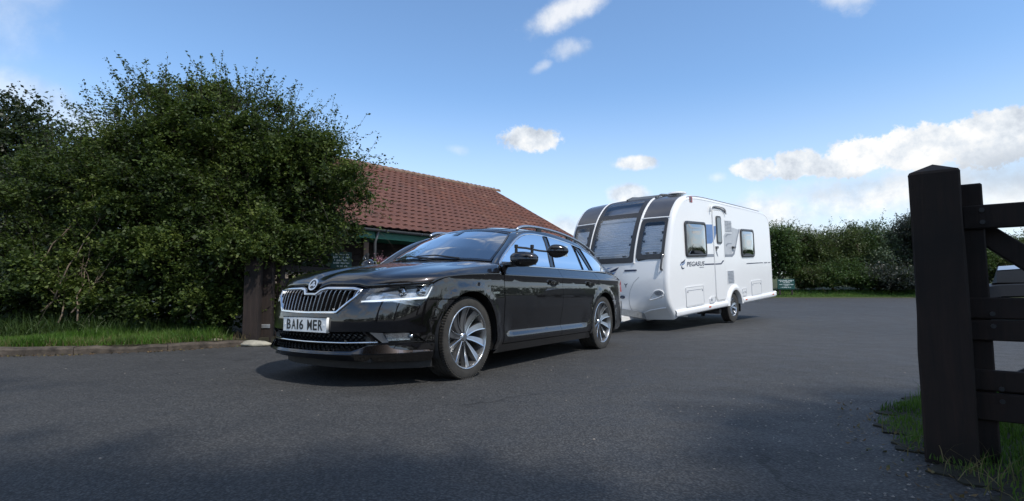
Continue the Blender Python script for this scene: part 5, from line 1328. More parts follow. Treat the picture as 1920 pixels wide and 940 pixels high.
# far verge
sheet('far_verge', list(np.linspace(-40, 70, 24)), [30.6, 30.7, 31.5, 33, 36, 45], FIELD, zf=lambda X, Y: gz(X, Y) + np.where(Y < 30.65, -.02, .05) + .36 * smt(30.7, 33.2, Y) + 1.3 * smt(35.5, 44., Y))
n = 42000; P = np.column_stack([rng.uniform(8, 44, n), 30.75 + rng.uniform(0, 1, n) ** 1.5 * 3.4]); blades('far_verge_grass', np.column_stack([P, gz(P[:, 0], P[:, 1]) + .04 + .36 * smt(30.7, 33.2, P[:, 1])]), rng.uniform(.04, .13, n), .035, leaf_mat('far_lawn', [(.05, .11, .015), (.08, .17, .025), (.13, .23, .04)], .6, .35, .4), 'strip of bright mown grass along the far edge of the tarmac', seg=2)
# loose chippings
CH = []; CF = []
for i in range(460):
    if i < 300: x, y = rng.normal(1.45, .35), rng.uniform(1.5, 3.6); x += .25 * max(0, y - 2.2)
    else: x, y = rng.uniform(-4.5, 4.5), rng.uniform(1.6, 9)
    r_ = rng.uniform(.003, .0075); o_ = len(CH); an = rng.uniform(0, 6.28)
    for k in range(5): CH.append((x + r_ * math.cos(an + k * 1.257) * rng.uniform(.7, 1.2), y + r_ * math.sin(an + k * 1.257) * rng.uniform(.7, 1.2), .001))
    CH.append((x, y, r_ * .9)); CF += [(o_ + k, o_ + (k + 1) % 5, o_ + 5) for k in range(5)]
tag(np_mesh('loose_chippings', CH, CF, mat('pale_chippings', (.22, .20, .18), .9, var=.5, vscale=60.)), label='loose pale stone chippings scattered over the tarmac by the gate', cat='gravel', kind='stuff')

# ------------------------------------------------------------------ timber posts and gates
def post(name, c, w_, d_, h_, rz, label, m, cap=.035, cat='gate post'):
    root = empty(name, c, rz); tag(root, label, cat); mb = MB(); z0 = -.3; zc = h_
    V = []; ch_ = .008; n = 9
    prof = []
    for sx3, sy3 in ((1, 1), (-1, 1), (-1, -1), (1, -1)):
        prof += [(sx3 * w_ / 2 - (sx3 * ch_ if sx3 * sy3 < 0 else 0), sy3 * d_ / 2 - (sy3 * ch_ if sx3 * sy3 > 0 else 0)), (sx3 * w_ / 2 - (sx3 * ch_ if sx3 * sy3 > 0 else 0), sy3 * d_ / 2 - (sy3 * ch_ if sx3 * sy3 < 0 else 0))]
    rows = [[(x + rng.normal(0, .0012), y + rng.normal(0, .0012), z) for x, y in prof] for z in np.linspace(z0, zc - .008, n)]
    rows = [r_ + [r_[0]] for r_ in rows]; mb.grid(rows); mb.build('post_shaft', m, root)
    mb = MB(); o_ = .000
    b1 = [(x, y, zc - .008) for x, y in prof]; apex = (0, 0, zc + cap)
    in_ = [(x * .93, y * .93, zc + .004) for x, y in prof]
    mb.grid([b1 + [b1[0]], in_ + [in_[0]]]); mb.add(in_ + [apex], [(k, (k + 1) % 8, 8) for k in range(8)]); mb.build('pyramid_cap', m, root)
    return root
# right gate post: big, close, dark
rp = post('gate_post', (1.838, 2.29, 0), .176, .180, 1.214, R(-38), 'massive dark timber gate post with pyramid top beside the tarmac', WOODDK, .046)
def gate(name, hinge, direction, rails, length, label, m, stile_w=.09, stile_h=1.15, th=.055, braces=(), stile_z=.04):
    root = empty(name, hinge); tag(root, label, 'gate'); d = Vector((direction[0], direction[1], 0)).normalized(); nrm = Vector((-d.y, d.x, 0))
    def rl(a0, z0, a1, z1, wd, t_, off=0., nm='rail'):
        mb = MB(); mb.bar(tuple(d * a0 + nrm * off + Vector((0, 0, z0))), tuple(d * a1 + nrm * off + Vector((0, 0, z1))), t_, wd, ch=.005)
        return mb.build(nm, m, root)
    rl(stile_w / 2, stile_z, stile_w / 2 + .0001, stile_h, stile_w, th * 1.25, nm='x') if False else None
    for a0 in (stile_w / 2, length - stile_w / 2):
        mb = MB(); M_ = Matrix.Rotation(math.atan2(d.y, d.x), 4, 'Z'); M2 = Matrix.Translation(d * a0 + Vector((0, 0, (stile_h + stile_z) / 2))) @ M_
        mb.box((0, 0, 0), (stile_w, th * 1.3, stile_h - stile_z), M2, ch=.006); mb.build('stile', m, root)
    for (z, wd, off) in rails: rl(.012 if off else stile_w, z, length - .01, z, wd, th * (.55 if off else .8), off)
    for (a0, z0, a1, z1, off) in braces: rl(a0, z0, a1, z1, .085, th * .6, off, 'brace')
    return root
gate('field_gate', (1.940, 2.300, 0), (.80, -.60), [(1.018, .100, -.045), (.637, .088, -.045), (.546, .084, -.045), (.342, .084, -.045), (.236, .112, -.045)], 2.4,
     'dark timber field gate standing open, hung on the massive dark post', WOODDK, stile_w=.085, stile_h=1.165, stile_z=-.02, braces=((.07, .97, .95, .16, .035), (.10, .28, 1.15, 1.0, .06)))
# left gateway: post, second post, open gate going back, latch plate, stones at the foot
lp = post('gate_post', (-3.595, 7.42, 0), .195, .19, 1.19, R(8), 'weathered brown gate post under overhanging leaves beside the car bonnet', WOODBR, .03)
lp2 = post('slam_post', (-3.48, 7.62, 0), .15, .14, 1.15, R(8), 'slimmer brown timber post with pale latch plate just behind the gate post', WOODBR, .01, 'post')
mb = MB(); mb.box((-.0, -.078, .24), (.135, .012, .055), ch=.004); mb.build('latch_plate', STEEL, lp2)
gate('open_gate', (-3.38, 7.72, 0), (.27, 1.0), [(1.07, .10, -.03), (.86, .12, -.03), (.62, .11, -.03), (.38, .11, -.03), (.18, .11, -.03)], 2.9,
     'brown timber gate swung open behind the car bonnet, its rails running back', WOODBR, stile_w=.10, stile_h=1.14, braces=((.08, .25, 2.7, 1.0, .04),))
def stone(name, c, r_, label, seed):
    rg = np.random.default_rng(seed); V = []; bm = bmesh.new(); bmesh.ops.create_icosphere(bm, subdivisions=3, radius=1.)
    for v in bm.verts:
        k = 1 + .16 * math.sin(v.co.x * 4 + seed) * math.cos(v.co.y * 5 + seed * 2) + .05 * rg.normal(); v.co = Vector((v.co.x * r_[0] * k, v.co.y * r_[1] * k, max(-.3, v.co.z) * r_[2] * k))
    me = bpy.data.meshes.new(name); bm.to_mesh(me); bm.free(); me.polygons.foreach_set('use_smooth', [True] * len(me.polygons)); me.materials.append(mat('pale_stone', (.33, .31, .25), .85, var=.25, vscale=9., bump=.5, bscale=30.))
    o = link(bpy.data.objects.new(name, me)); o.location = c; tag(o, label, 'stone')
stone('foot_stone', (-3.42, 7.18, .02), (.20, .10, .055), 'flat pale stone lying in front of the two gateway posts', 3)
stone('foot_stone', (-3.93, 7.12, .075), (.10, .07, .035), 'small pale stone in the grass left of the gateway posts', 8)

# bolts and hinge straps on the near gate, dead leaves along the kerb
for nm_, root_, pts_ in (('field_gate', bpy.data.objects['field_gate'], ((.30, 1.018), (.36, .59), (.42, .29))),):
    d_ = Vector((.80, -.60, 0)).normalized(); n2_ = Vector((-d_.y, d_.x, 0))
    for a0, z in pts_:
        for dz_ in (-.025, .025):
            mb = MB(); q = d_ * (a0 * .18 + .02) - n2_ * .080 + Vector((0, 0, z + dz_)); mb.tube([tuple(q), tuple(q - n2_ * .008)], .009, 8); mb.build('bolt', PLASTIC, root_)
def litter(name, pts, label, seed, size=.035):
    rg = np.random.default_rng(seed); n = len(pts); P = np.column_stack([pts, rg.uniform(.004, .014, n) + (pts[:, 2] if pts.shape[1] > 2 else 0)]) if pts.shape[1] == 2 else pts
    V, F = leaf_quads(P, size, rg, updir=2.5); V[:, 2] = np.maximum(V[:, 2], P[:, 2].min() - .002)
    return tag(np_mesh(name, V, F, leaf_mat('fallen_leaves', [(.05, .03, .015), (.11, .065, .03), (.17, .12, .05), (.05, .07, .02)], .7, .1), tint=rg.uniform(0, 1, n)), label=label, cat='leaves', kind='stuff')
def leaf_quads(P, size, rg, updir=.35, aspect=.62):
    n = len(P); s_ = size * rg.uniform(.6, 1.3, n); a_ = rg.normal(0, 1, (n, 3)); a_[:, 2] *= .6; a_ /= np.linalg.norm(a_, axis=1)[:, None]
    nr = rg.normal(0, 1, (n, 3)); nr[:, 2] = np.abs(nr[:, 2]) * 1.0 + updir; b_ = np.cross(a_, nr); b_ /= (np.linalg.norm(b_, axis=1)[:, None] + 1e-9); nn = np.cross(a_, b_)
    V = np.stack([P - a_ * s_[:, None] * .5, P + b_ * s_[:, None] * aspect * .5 + nn * s_[:, None] * .10, P + a_ * s_[:, None] * .55, P - b_ * s_[:, None] * aspect * .5 + nn * s_[:, None] * .10], 1)
    return V.reshape(-1, 3), np.arange(n * 4).reshape(n, 4)
def foliage(name, lobes, n_shoots, per, size, m, parent, seed, slen=(.3, .9), spread=.05, up=.7, zmin=.05, fill=12000, fill_size=1.8, twig=None, twig_n=1500, twig_r=.004, long_frac=.0, long_len=(.8, 1.5), shell=(.62, .98), fdir=None):
    rg = np.random.default_rng(seed); L = np.array(lobes, float); vol = L[:, 3] * L[:, 4] * L[:, 5]; area = vol ** (2 / 3)
    idx = rg.choice(len(L), n_shoots, p=area / area.sum()); d = rg.normal(0, 1, (n_shoots, 3)); d /= np.linalg.norm(d, axis=1)[:, None]
    d[:, 2] = np.where(d[:, 2] < -.35, -d[:, 2], d[:, 2])
    base = L[idx, :3] + d * L[idx, 3:6] * rg.uniform(shell[0], shell[1], n_shoots)[:, None] - d * .25
    dr = d + rg.normal(0, .38, d.shape); dr[:, 2] += up * rg.uniform(.2, 1., n_shoots); dr /= np.linalg.norm(dr, axis=1)[:, None]
    ln = rg.uniform(*slen, n_shoots); lg = (rg.uniform(0, 1, n_shoots) < long_frac) & (d[:, 2] > .05); ln = np.where(lg, rg.uniform(*long_len, n_shoots), ln)
    t = np.linspace(.12, 1., per); T_ = t[None, :, None]
    droop = rg.uniform(.05, .40, n_shoots) * ln
    bend = rg.normal(0, .12, (n_shoots, 3)) * ln[:, None]
    C = base[:, None] + dr[:, None] * ln[:, None, None] * T_ + bend[:, None] * T_ ** 2; C[:, :, 2] -= droop[:, None] * t[None] ** 2
    Lf = C + rg.normal(0, 1, C.shape) * spread * (1.15 - .75 * T_)
    P = Lf.reshape(-1, 3); nin = P.shape[0]
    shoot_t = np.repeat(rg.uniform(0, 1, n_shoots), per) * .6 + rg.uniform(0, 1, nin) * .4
    if fill:
        i2 = rg.choice(len(L), fill, p=vol / vol.sum()); d2 = rg.normal(0, 1, (fill, 3)); d2 /= np.linalg.norm(d2, axis=1)[:, None]
        P2 = L[i2, :3] + d2 * L[i2, 3:6] * (rg.uniform(.30, .76, fill)[:, None]); 
    else: P2 = np.zeros((0, 3))
    ok = P[:, 2] > zmin; P = P[ok]; tt = shoot_t[ok]; P2 = P2[P2[:, 2] > zmin]
    V1, F1 = leaf_quads(P, size, rg); V2, F2 = leaf_quads(P2, size * fill_size, rg, aspect=.9)
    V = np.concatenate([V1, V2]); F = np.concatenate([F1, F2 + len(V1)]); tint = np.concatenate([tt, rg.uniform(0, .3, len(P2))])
    o = np_mesh(name, V, F, m, parent, tint=tint)
    tw = None
    if twig:
        sel = np.argsort(-ln + rg.uniform(0, .3, n_shoots))[:twig_n]; ks = [0, per // 3, 2 * per // 3, per - 1]; TV = []; TF = []
        for q, i in enumerate(sel):
            pts = [base[i]] + [C[i, k] for k in ks[1:]]
            for j, p in enumerate(pts):
                r_ = twig_r * (1 - .75 * j / 3)
                for a_ in range(3): TV.append(p + np.array([math.cos(a_ * 2.094), math.sin(a_ * 2.094), 0]) * r_)
            b0 = q * 12
            for j in range(3):
                for a_ in range(3): TF.append((b0 + j * 3 + a_, b0 + j * 3 + (a_ + 1) % 3, b0 + (j + 1) * 3 + (a_ + 1) % 3, b0 + (j + 1) * 3 + a_))
        tw = np_mesh('twigs', TV, TF, twig, parent); tw['kind'] = 'stuff'
    return o, tw
def stems(name, starts, m, parent, r0=.05, seed=1, levels=2):
    rg = np.random.default_rng(seed); mb = MB()
    for (a_, b_) in starts:
        a_, b_ = np.array(a_, float), np.array(b_, float); n = 7; P = []; off = rg.normal(0, .06, 3)
        for i in range(n): t = i / (n - 1); P.append(tuple(a_ + (b_ - a_) * t + off * math.sin(math.pi * t) * np.linalg.norm(b_ - a_) * .5 + rg.normal(0, .015, 3)))
        L_ = np.linalg.norm(b_ - a_); mb.tube(P, [r0 * (1 - .75 * i / (n - 1)) for i in range(n)], 6)
        if levels > 1:
            for k in range(4):
                t = rg.uniform(.35, .9); p = a_ + (b_ - a_) * t; q = p + (b_ - a_) * .3 + rg.normal(0, .25, 3) * L_ * .5; mb.tube([tuple(p), tuple((p + q) / 2 + rg.normal(0, .03, 3)), tuple(q)], [r0 * .4, r0 * .28, r0 * .1], 5)
    return mb.build(name, m, parent, smooth=True)
HAW = leaf_mat('hawthorn_leaves', [(.018, .032, .008), (.036, .062, .012), (.070, .105, .018), (.13, .165, .032)], .58, .28, .55)
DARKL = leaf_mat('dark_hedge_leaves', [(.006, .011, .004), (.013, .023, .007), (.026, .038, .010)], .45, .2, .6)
bush = tag(empty('hawthorn_bush', (-5.0, 8.8, .08)), 'huge dark hawthorn bush with upright shoots between kerb and tiled building', 'bush')
def rel(L, o): return [(a_[0] - o[0], a_[1] - o[1], a_[2] - o[2]) + tuple(a_[3:]) for a_ in L]
BO = (-5.0, 8.8, .08)
LB = [(-4.9, 9.0, 2.30, 2.05, 1.6, 1.95), (-3.75, 8.7, 1.85, 1.25, 1.1, 1.35), (-6.6, 9.1, 1.75, 1.5, 1.3, 1.60), (-4.9, 7.95, .80, 1.45, .75, 1.05), (-6.6, 8.15, .75, 1.6, .8, 1.0), (-5.7, 8.3, .5, 1.5, .7, .8), (-4.1, 8.0, .6, .8, .5, .8), (-7.8, 8.5, .6, 1.1, .7, .9), (-7.6, 9.2, 1.7, 1.25, 1.1, 1.75), (-5.6, 9.1, 2.6, 1.7, 1.3, 1.75), (-3.62, 7.62, 1.40, .62, .42, .50), (-3.75, 7.32, 1.20, .42, .25, .36), (-3.3, 8.4, 2.35, 1.0, .9, .95), (-4.3, 8.1, 1.7, 1.0, .7, .9), (-5.6, 8.3, 2.2, 1.2, .8, 1.2)]
rgc = np.random.default_rng(8); CL = []
for (x, y, z, rx, ry, rz) in LB:
    for k in range(int(9 * (rx * rz) ** .8) + 3):
        th = rgc.uniform(-math.pi, 0.35) ; ph = math.asin(rgc.uniform(-.35, 1)); rr_ = rgc.uniform(.24, .46)
        CL.append((x + rx * .90 * math.cos(th) * math.cos(ph), y + ry * .92 * math.sin(th) * math.cos(ph), max(.35, z + rz * .92 * math.sin(ph)), rr_ * 1.15, rr_ * .8, rr_ * .75))
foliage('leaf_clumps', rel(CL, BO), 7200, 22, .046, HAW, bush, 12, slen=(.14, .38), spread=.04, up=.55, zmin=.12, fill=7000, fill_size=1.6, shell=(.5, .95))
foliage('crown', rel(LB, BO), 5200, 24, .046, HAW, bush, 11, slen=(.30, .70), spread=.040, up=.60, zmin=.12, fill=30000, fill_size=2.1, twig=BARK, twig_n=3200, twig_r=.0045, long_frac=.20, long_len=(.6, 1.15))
foliage('overhanging_leaves', rel([(-3.85, 7.35, 1.30, .50, .26, .34), (-3.45, 7.40, 1.38, .42, .26, .26), (-3.05, 7.75, 1.42, .40, .30, .26), (-2.95, 8.2, 1.65, .55, .45, .5), (-4.3, 7.45, .95, .45, .3, .55)], BO), 620, 20, .044, HAW, bush, 19, slen=(.15, .45), spread=.04, up=-.35, zmin=.55, fill=1500, fill_size=1.3, twig=BARK, twig_n=200, shell=(.3, .95))
foliage('upper_shoots', rel([(-5.2, 9.0, 2.6, 2.3, 1.6, 1.75), (-3.6, 8.8, 2.2, 1.35, 1.1, 1.2), (-7.2, 9.1, 1.9, 1.4, 1.1, 1.5)], BO), 950, 30, .044, HAW, bush, 14, slen=(.40, .95), spread=.038, up=.75, zmin=1.9, fill=0, twig=BARK, twig_n=1250, twig_r=.005, shell=(.88, 1.04))
stems('stem', [((0, 0, 0), (.6, .2, 2.6)), ((.2, .1, 0), (1.3, 0, 1.9)), ((-.4, .1, 0), (-1.4, .3, 2.3)), ((-.1, .2, 0), (-.2, .5, 3.0)), ((-1.2, .2, 0), (-2.4, .3, 1.9))], BARK, bush, .075, 4)
# bare pale stems hanging on the face of the bush
stems('dry_stem', [((-.9, -1.55, .25), (-1.15, -1.05, 1.35)), ((-1.3, -1.45, .55), (-1.0, -1.0, 1.9)), ((-1.0, -1.50, .35), (-.7, -1.2, 1.15)), ((-1.9, -1.2, .9), (-1.5, -.9, 1.8)), ((-1.55, -1.35, .35), (-1.15, -1.15, 1.0)), ((-1.2, -1.5, .2), (-1.35, -1.2, .95))], BARKPALE, bush, .012, 9)
hb2 = tag(empty('hedge_tree', (-10.4, 11.0, .1)), 'near black leafy tree at the left edge behind the hawthorn', 'tree'); HO = (-10.4, 11.0, .1)
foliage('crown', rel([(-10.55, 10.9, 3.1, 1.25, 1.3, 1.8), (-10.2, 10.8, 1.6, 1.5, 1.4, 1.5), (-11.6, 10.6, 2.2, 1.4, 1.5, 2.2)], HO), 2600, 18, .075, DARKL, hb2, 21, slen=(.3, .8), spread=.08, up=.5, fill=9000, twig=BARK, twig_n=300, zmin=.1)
stems('trunk', [((0, 0, 0), (-.2, -.1, 3.0)), ((-.3, 0, 0), (-1.2, -.3, 2.4))], BARK, hb2, .11, 5)
hb3 = tag(empty('elder_bush', (-9.1, 9.4, .1)), 'dark low bush filling the gap between the black tree and the hawthorn', 'bush'); HO = (-9.1, 9.4, .1)
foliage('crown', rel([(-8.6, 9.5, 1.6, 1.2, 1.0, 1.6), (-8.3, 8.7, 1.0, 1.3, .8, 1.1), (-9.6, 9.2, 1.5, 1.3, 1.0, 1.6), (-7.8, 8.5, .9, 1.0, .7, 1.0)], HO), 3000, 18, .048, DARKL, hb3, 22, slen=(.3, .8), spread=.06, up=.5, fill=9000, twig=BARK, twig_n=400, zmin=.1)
stems('stem', [((0, 0, 0), (.2, .3, 2.2)), ((-.2, 0, 0), (-1., -.2, 1.6))], BARK, hb3, .06, 6)

q = rng.uniform(0, KL[-1], 420); kp_ = np.array([kpt(s__) for s__ in q]); kp_[:, 1] -= np.abs(rng.normal(0, .07, 420)) + .01; kp_[:, 0] += rng.normal(0, .02, 420)
litter('leaf_litter', kp_, 'brown fallen leaves gathered on the tarmac against the kerb', 5, .030)
litter('leaf_litter', in_poly_pts([(1.25, 1.5), (1.55, 2.6), (2.1, 3.5), (2.3, 3.2), (1.8, 2.2), (1.6, 1.3)], 160), 'scattered fallen leaves and bits beside the gate post grass', 6, .022)
# far bushes beyond the tarmac
FARM = {'a': leaf_mat('far_leaf_green', [(.028, .055, .014), (.055, .10, .024), (.10, .15, .04)], .5, .25, .4), 'b': leaf_mat('far_leaf_olive', [(.032, .048, .014), (.064, .092, .026), (.11, .14, .045)], .5, .25, .4),
        'c': leaf_mat('far_leaf_silver', [(.045, .07, .04), (.09, .13, .075), (.20, .25, .16)], .45, .25, .4), 'd': leaf_mat('far_leaf_dark', [(.014, .020, .016), (.030, .038, .030), (.065, .07, .06)], .4, .15, .4)}
def fpt(px, d): return (px - 960) / 998.4 * d
FAR = [ # px centre used only to work out metres east; depth, half-width, height, material, label
 (16.21, 32.5, 1.3, 4.3, 'a', 'tall dark green tree just behind the rear corner of the caravan', 2.0),
 (18.39, 34.0, 1.6, 4.5, 'b', 'tangled scrub with bare twigs standing above the green sign', 1.2),
 (20.73, 34.5, 2.0, 4.5, 'b', 'olive green bush with arching pale branches right of the green sign', 1.1),
 (23.18, 35.5, 1.7, 4.0, 'a', 'mid green rounded bush in the middle of the far hedge', 1.3),
 (24.01, 35.0, 1.9, 4.9, 'c', 'silvery green bush taller than its neighbours in the far hedge', 1.3),
 (25.85, 34.5, 2.0, 5.4, 'd', 'blackish purple leaved tree at the right end of the far hedge', 1.5),
 (23.02, 32.6, 2.3, 1.65, 'd', 'low spreading dark bush in front of the silvery one', .6),
 (19.77, 32.9, 1.7, 1.9, 'a', 'low glossy green bush in front of the middle of the far hedge', .7),
 (18.23, 32.5, 1.1, 1.25, 'b', 'small low bush at the right side of the green sign', .4),
 (28.68, 34.5, 2.2, 4.0, 'a', 'green bush seen beyond the dark gate post', 1.3),
 (32.60, 35.0, 2.4, 3.9, 'b', 'olive bush visible between the rails of the dark gate', 1.3),
 (15.82, 35.5, 1.9, 3.3, 'b', 'bush hidden in the gap behind the caravan and its door side', 1.2),
 (21.3, 32.4, 1.3, 1.15, 'a', 'low green shrub at the foot of the far hedge, left of the spreading dark bush', .4),
 (24.6, 32.3, 1.4, 1.1, 'a', 'low green shrub at the foot of the purple leaved tree', .4),
]
for i, (x, y, rx, h_, mk, lab, zc_) in enumerate(FAR):
    g0 = float(gz(x, y)) + .03 + .34; nm = 'far_tree' if 'tree' in lab else 'far_bush'
    r_o = tag(empty(nm, (x, y, g0)), lab, 'tree' if nm == 'far_tree' else 'bush', group='trees and bushes beyond the far verge')
    rg = np.random.default_rng(50 + i); lob = [(0, 0, h_ * .48, rx * .8, rx * .7, h_ * .46)]
    for k in range(6): a_ = rg.uniform(0, 6.28); lob.append((rx * .55 * math.cos(a_), rx * .5 * math.sin(a_), h_ * rg.uniform(.25, .72), rx * .5, rx * .5, h_ * rg.uniform(.2, .32)))
    foliage('crown', lob, int(520 * rx * max(1, h_ / 3)), 14, .10 if mk != 'c' else .12, FARM[mk], r_o, 60 + i, slen=(.3, .9), spread=.11, up=.45, fill=int(2600 * rx), fill_size=1.6, twig=BARK if mk != 'b' else BARKPALE, twig_n=160 if mk != 'b' else 420, twig_r=.012, zmin=.02, long_frac=.12, long_len=(.7, 1.3))
    if h_ > 2.5: stems('trunk' if nm == 'far_tree' else 'stem', [((0, 0, 0), (.2, -.1, h_ * .8)), ((.1, 0, 0), (-.7, -.3, h_ * .75)), ((-.1, -.1, 0), (.8, -.3, h_ * .7))], BARKPALE if mk == 'b' else BARK, r_o, .07, 70 + i)

# far information sign
sg_ = tag(empty('notice_board', (16.05, 31.25, float(gz(0, 31.2)) + .10)), 'green notice board with white lettering on two short posts by the far hedge', 'sign')
mb = MB(); mb.box((0, 0, .68), (1.00, .04, .60), ch=.005); bd3 = mb.build('board', SIGNGREEN, sg_)
for x in (-.36, .36): mb = MB(); mb.box((x, .04, .28), (.09, .06, .62)); mb.build('leg', WOODBR, sg_)
def scribble(parent, y, rows, m, seed):
    rg = np.random.default_rng(seed)
    for (z, x0, x1, hh) in rows:
        mb = MB(); x = x0
        while x < x1:
            w_ = hh * rg.uniform(.35, .75); mb.box((x + w_ / 2, y, z + rg.choice([0, 0, .12, -.12]) * hh), (w_ * .72, .004, hh * rg.choice([.75, .75, 1.05])), ); x += w_ + (hh * .7 if rg.uniform() < .18 else 0)
        mb.build('lettering_line', m, parent)
scribble(bd3, -.0225, [(.90, -.44, .44, .050), (.83, -.36, .36, .042), (.76, -.18, .22, .042), (.66, -.40, .40, .046), (.58, -.14, .16, .042), (.49, -.32, .30, .050)], SIGNW, 3)

# ------------------------------------------------------------------ tiled building
BA = R(90 - 43.0)         # eave runs away from the camera
E0 = Vector((-3.27, 12.9, 0)); ed = Vector((math.cos(BA), math.sin(BA), 0)); en = Vector((-math.sin(BA), math.cos(BA), 0))
bld = empty('visitor_building', tuple(E0), BA); bld.location.z = .0
tag(bld, 'low building with red clay tiled roof and green fascia behind the bush', 'building')
EH, RHh, BD = 2.30, 4.92, 4.2            # eave height, ridge height, half depth (local x along the eave, y into the building)
tpitch = math.atan2(RHh - EH, BD); SLp = math.hypot(BD, RHh - EH)
T0, T1E, T1R = -2.3, 9.35, 8.15
BRICK = mat('dark_brick', (.085, .05, .038), .9, var=.35, vscale=8., bump=.5, bscale=25.)
mb = MB(); mb.box((3.35, .95 + 3.3, 1.1), (10.5, 6.6, 2.24)); wl_o = mb.build('wall', mat('dark_brown_cladding', (.035, .022, .017), .8, var=.3, vscale=4.), bld)
# cladding boards on the front wall
for k in range(9):
    mb = MB(); mb.box((3.35, .935, .75 + k * .17), (10.46, .024, .158), ch=.006); mb.build('cladding_board', WOODBR, wl_o)
mb = MB(); mb.box((-1.15, .80, .62), (2.6, .26, 1.28), ch=.01); st_o = mb.build('stone_plinth', mat('pale_stone_wall', (.26, .22, .18), .9, var=.35, vscale=7., bump=.8, bscale=14.), bld)
mb = MB(); mb.box((3.5, .03, EH - .17), (11.4, .035, .20), ch=.003); mb.build('fascia', GREEN, bld)
mb = MB(); mb.box((3.5, .48, EH - .26), (11.4, .86, .02)); mb.build('soffit', GREEN, bld)
rows = []
for x in (T0, T1E - .02): rows.append([(x, -.07 + .062 * math.cos(a_), EH - .045 + .062 * math.sin(a_)) for a_ in np.linspace(math.pi, 2 * math.pi, 9)] + [(x, -.008, EH - .03)])
mb = MB(); mb.grid(rows); gt = mb.build('gutter', GUTTER, bld, smooth=True)
for k in range(11):
    mb = MB(); x = -1.9 + k * 1.05
    mb.grid([[(x + dx, -.07 + .068 * math.cos(a_), EH - .045 + .068 * math.sin(a_)) for a_ in np.linspace(math.pi, 2 * math.pi, 7)] for dx in (-.02, .02)]); mb.build('gutter_bracket', SATIN, gt)
for (x, y) in ((-.25, .16), (4.2, .16)):
    mb = MB(); mb.box((x, y, 1.05), (.14, .14, 2.1), ch=.01); mb.build('veranda_post', WOODBR, bld)
mb = MB(); mb.tube([(-.02, -.05, EH - .10), (-.02, .08, EH - .35), (-.02, .08, .1)], .035, 10); mb.build('downpipe', GUTTER, bld, smooth=True)
# roof deck, ridge, gable
def rf(u, s__, lift=0.):          # u along the eave, s__ metres up the slope
    return Vector((u, -.04 + s__ * math.cos(tpitch) - lift * math.sin(tpitch), EH + s__ * math.sin(tpitch) + lift * math.cos(tpitch)))
mb = MB(); mb.add([tuple(rf(T0, 0)), tuple(rf(T1E, 0)), tuple(rf(T1R, SLp)), tuple(rf(T0, SLp)), (T0, 2 * BD, EH), (T1E, 2 * BD, EH), (T0, .9, EH - .25), (T1E, .9, EH - .25)], [(0, 1, 2, 3), (3, 2, 5, 4), (1, 5, 2)])
deck = mb.build('roof_deck', mat('roof_felt', (.03, .02, .018), .9, var=.2), bld)
TILE = None
def tile_mat():
    m = bpy.data.materials.new('clay_tile'); m.use_nodes = True; N = NT(m.node_tree); b = N.n['Principled BSDF']; tcn = N.node('ShaderNodeTexCoord'); oi = N.node('ShaderNodeObjectInfo')
    gm = N.node('ShaderNodeNewGeometry'); n = N.noise(gm.outputs['Position'], .9, 6, .65); n2 = N.noise(gm.outputs['Position'], 9., 5, .65)
    c = N.ramp(N.math('ADD', N.math('MULTIPLY', N.noise(gm.outputs['Position'], 3.3, 2), .7), N.math('MULTIPLY', n2, .3)), [(.3, (.072, .026, .017)), (.5, (.12, .042, .027)), (.72, (.165, .064, .041))])
    c = N.mix(N.maprange(gm.outputs['Random Per Island'], .0, 1., 0, .55), c, (.085, .040, .032)); c = N.mix(N.maprange(gm.outputs['Random Per Island'], .95, .99, 0, .5), c, (.24, .12, .08)); c = N.mix(N.maprange(n, .55, .75, 0, .6), c, (.060, .035, .026)); c = N.mix(N.maprange(n2, .66, .74, 0, .55), c, (.14, .13, .09))
    N.put(b.inputs['Base Color'], c); b.inputs['Roughness'].default_value = .85
    bn = N.node('ShaderNodeBump'); bn.inputs['Strength'].default_value = .4; bn.inputs['Distance'].default_value = .006; N.put(bn.inputs['Height'], N.noise(gm.outputs['Position'], 60., 4)); N.l.new(bn.outputs[0], b.inputs['Normal']); return m
TILE = tile_mat()
tw_, tg_ = .236, .275
tv = []; prof_x = np.linspace(-.5, .5, 8)
def tz(t): return .030 * math.cos((t + .18) * 2 * math.pi) if True else 0
for (sv, lift, ) in ((-.02, .024), (tg_ + .03, .003)):
    for t in prof_x: tv.append(((t * (tw_ + .012)), sv, lift + .024 * (1 + math.cos((t - .15) * 2 * math.pi)) * .5 + .012))
for t in prof_x: tv.append(((t * (tw_ + .012)), -.02, .012 + .024 * (1 + math.cos((t - .15) * 2 * math.pi)) * .5 + .006))
tf = [(i, i + 1, 8 + i + 1, 8 + i) for i in range(7)] + [(16 + i, 16 + i + 1, i + 1, i) for i in range(7)]
tme = bpy.data.meshes.new('roof_tile'); tme.from_pydata(tv, [], tf); tme.materials.append(TILE); tme.update()
Mr = Matrix.Rotation(tpitch, 4, 'X')
nrow = int(SLp / tg_) ; tiles = []
for r_ in range(nrow + 1):
    s0 = r_ * tg_; lim = T1E + (T1R - T1E) * (s0 / SLp); x = lim - tw_ / 2 - .01 - (0 if r_ % 2 == 0 else 0)
    while x > T0: tiles.append((x, s0)); x -= tw_
bw = bld.rotation_euler.to_matrix().to_4x4(); bw.translation = E0
def tvis(t):
    p = bw @ rf(t[0], t[1]); px_ = 960 + 998 * p.x / p.y
    return (0 if 640 < px_ < 1120 else 1, p.length)
tiles.sort(key=tvis); single, rest = tiles[:300], tiles[300:]
for k, (x, s0) in enumerate(single):
    o = bpy.data.objects.new('roof_tile', tme); o.parent = bld; o.matrix_local = Matrix.Translation(rf(x + rng.normal(0, .003), s0 + rng.normal(0, .004), .0)) @ Mr @ Matrix.Rotation(rng.normal(0, .012), 4, 'Z'); COL.objects.link(o)
RV, RF = [], []; TVa = np.array(tv)
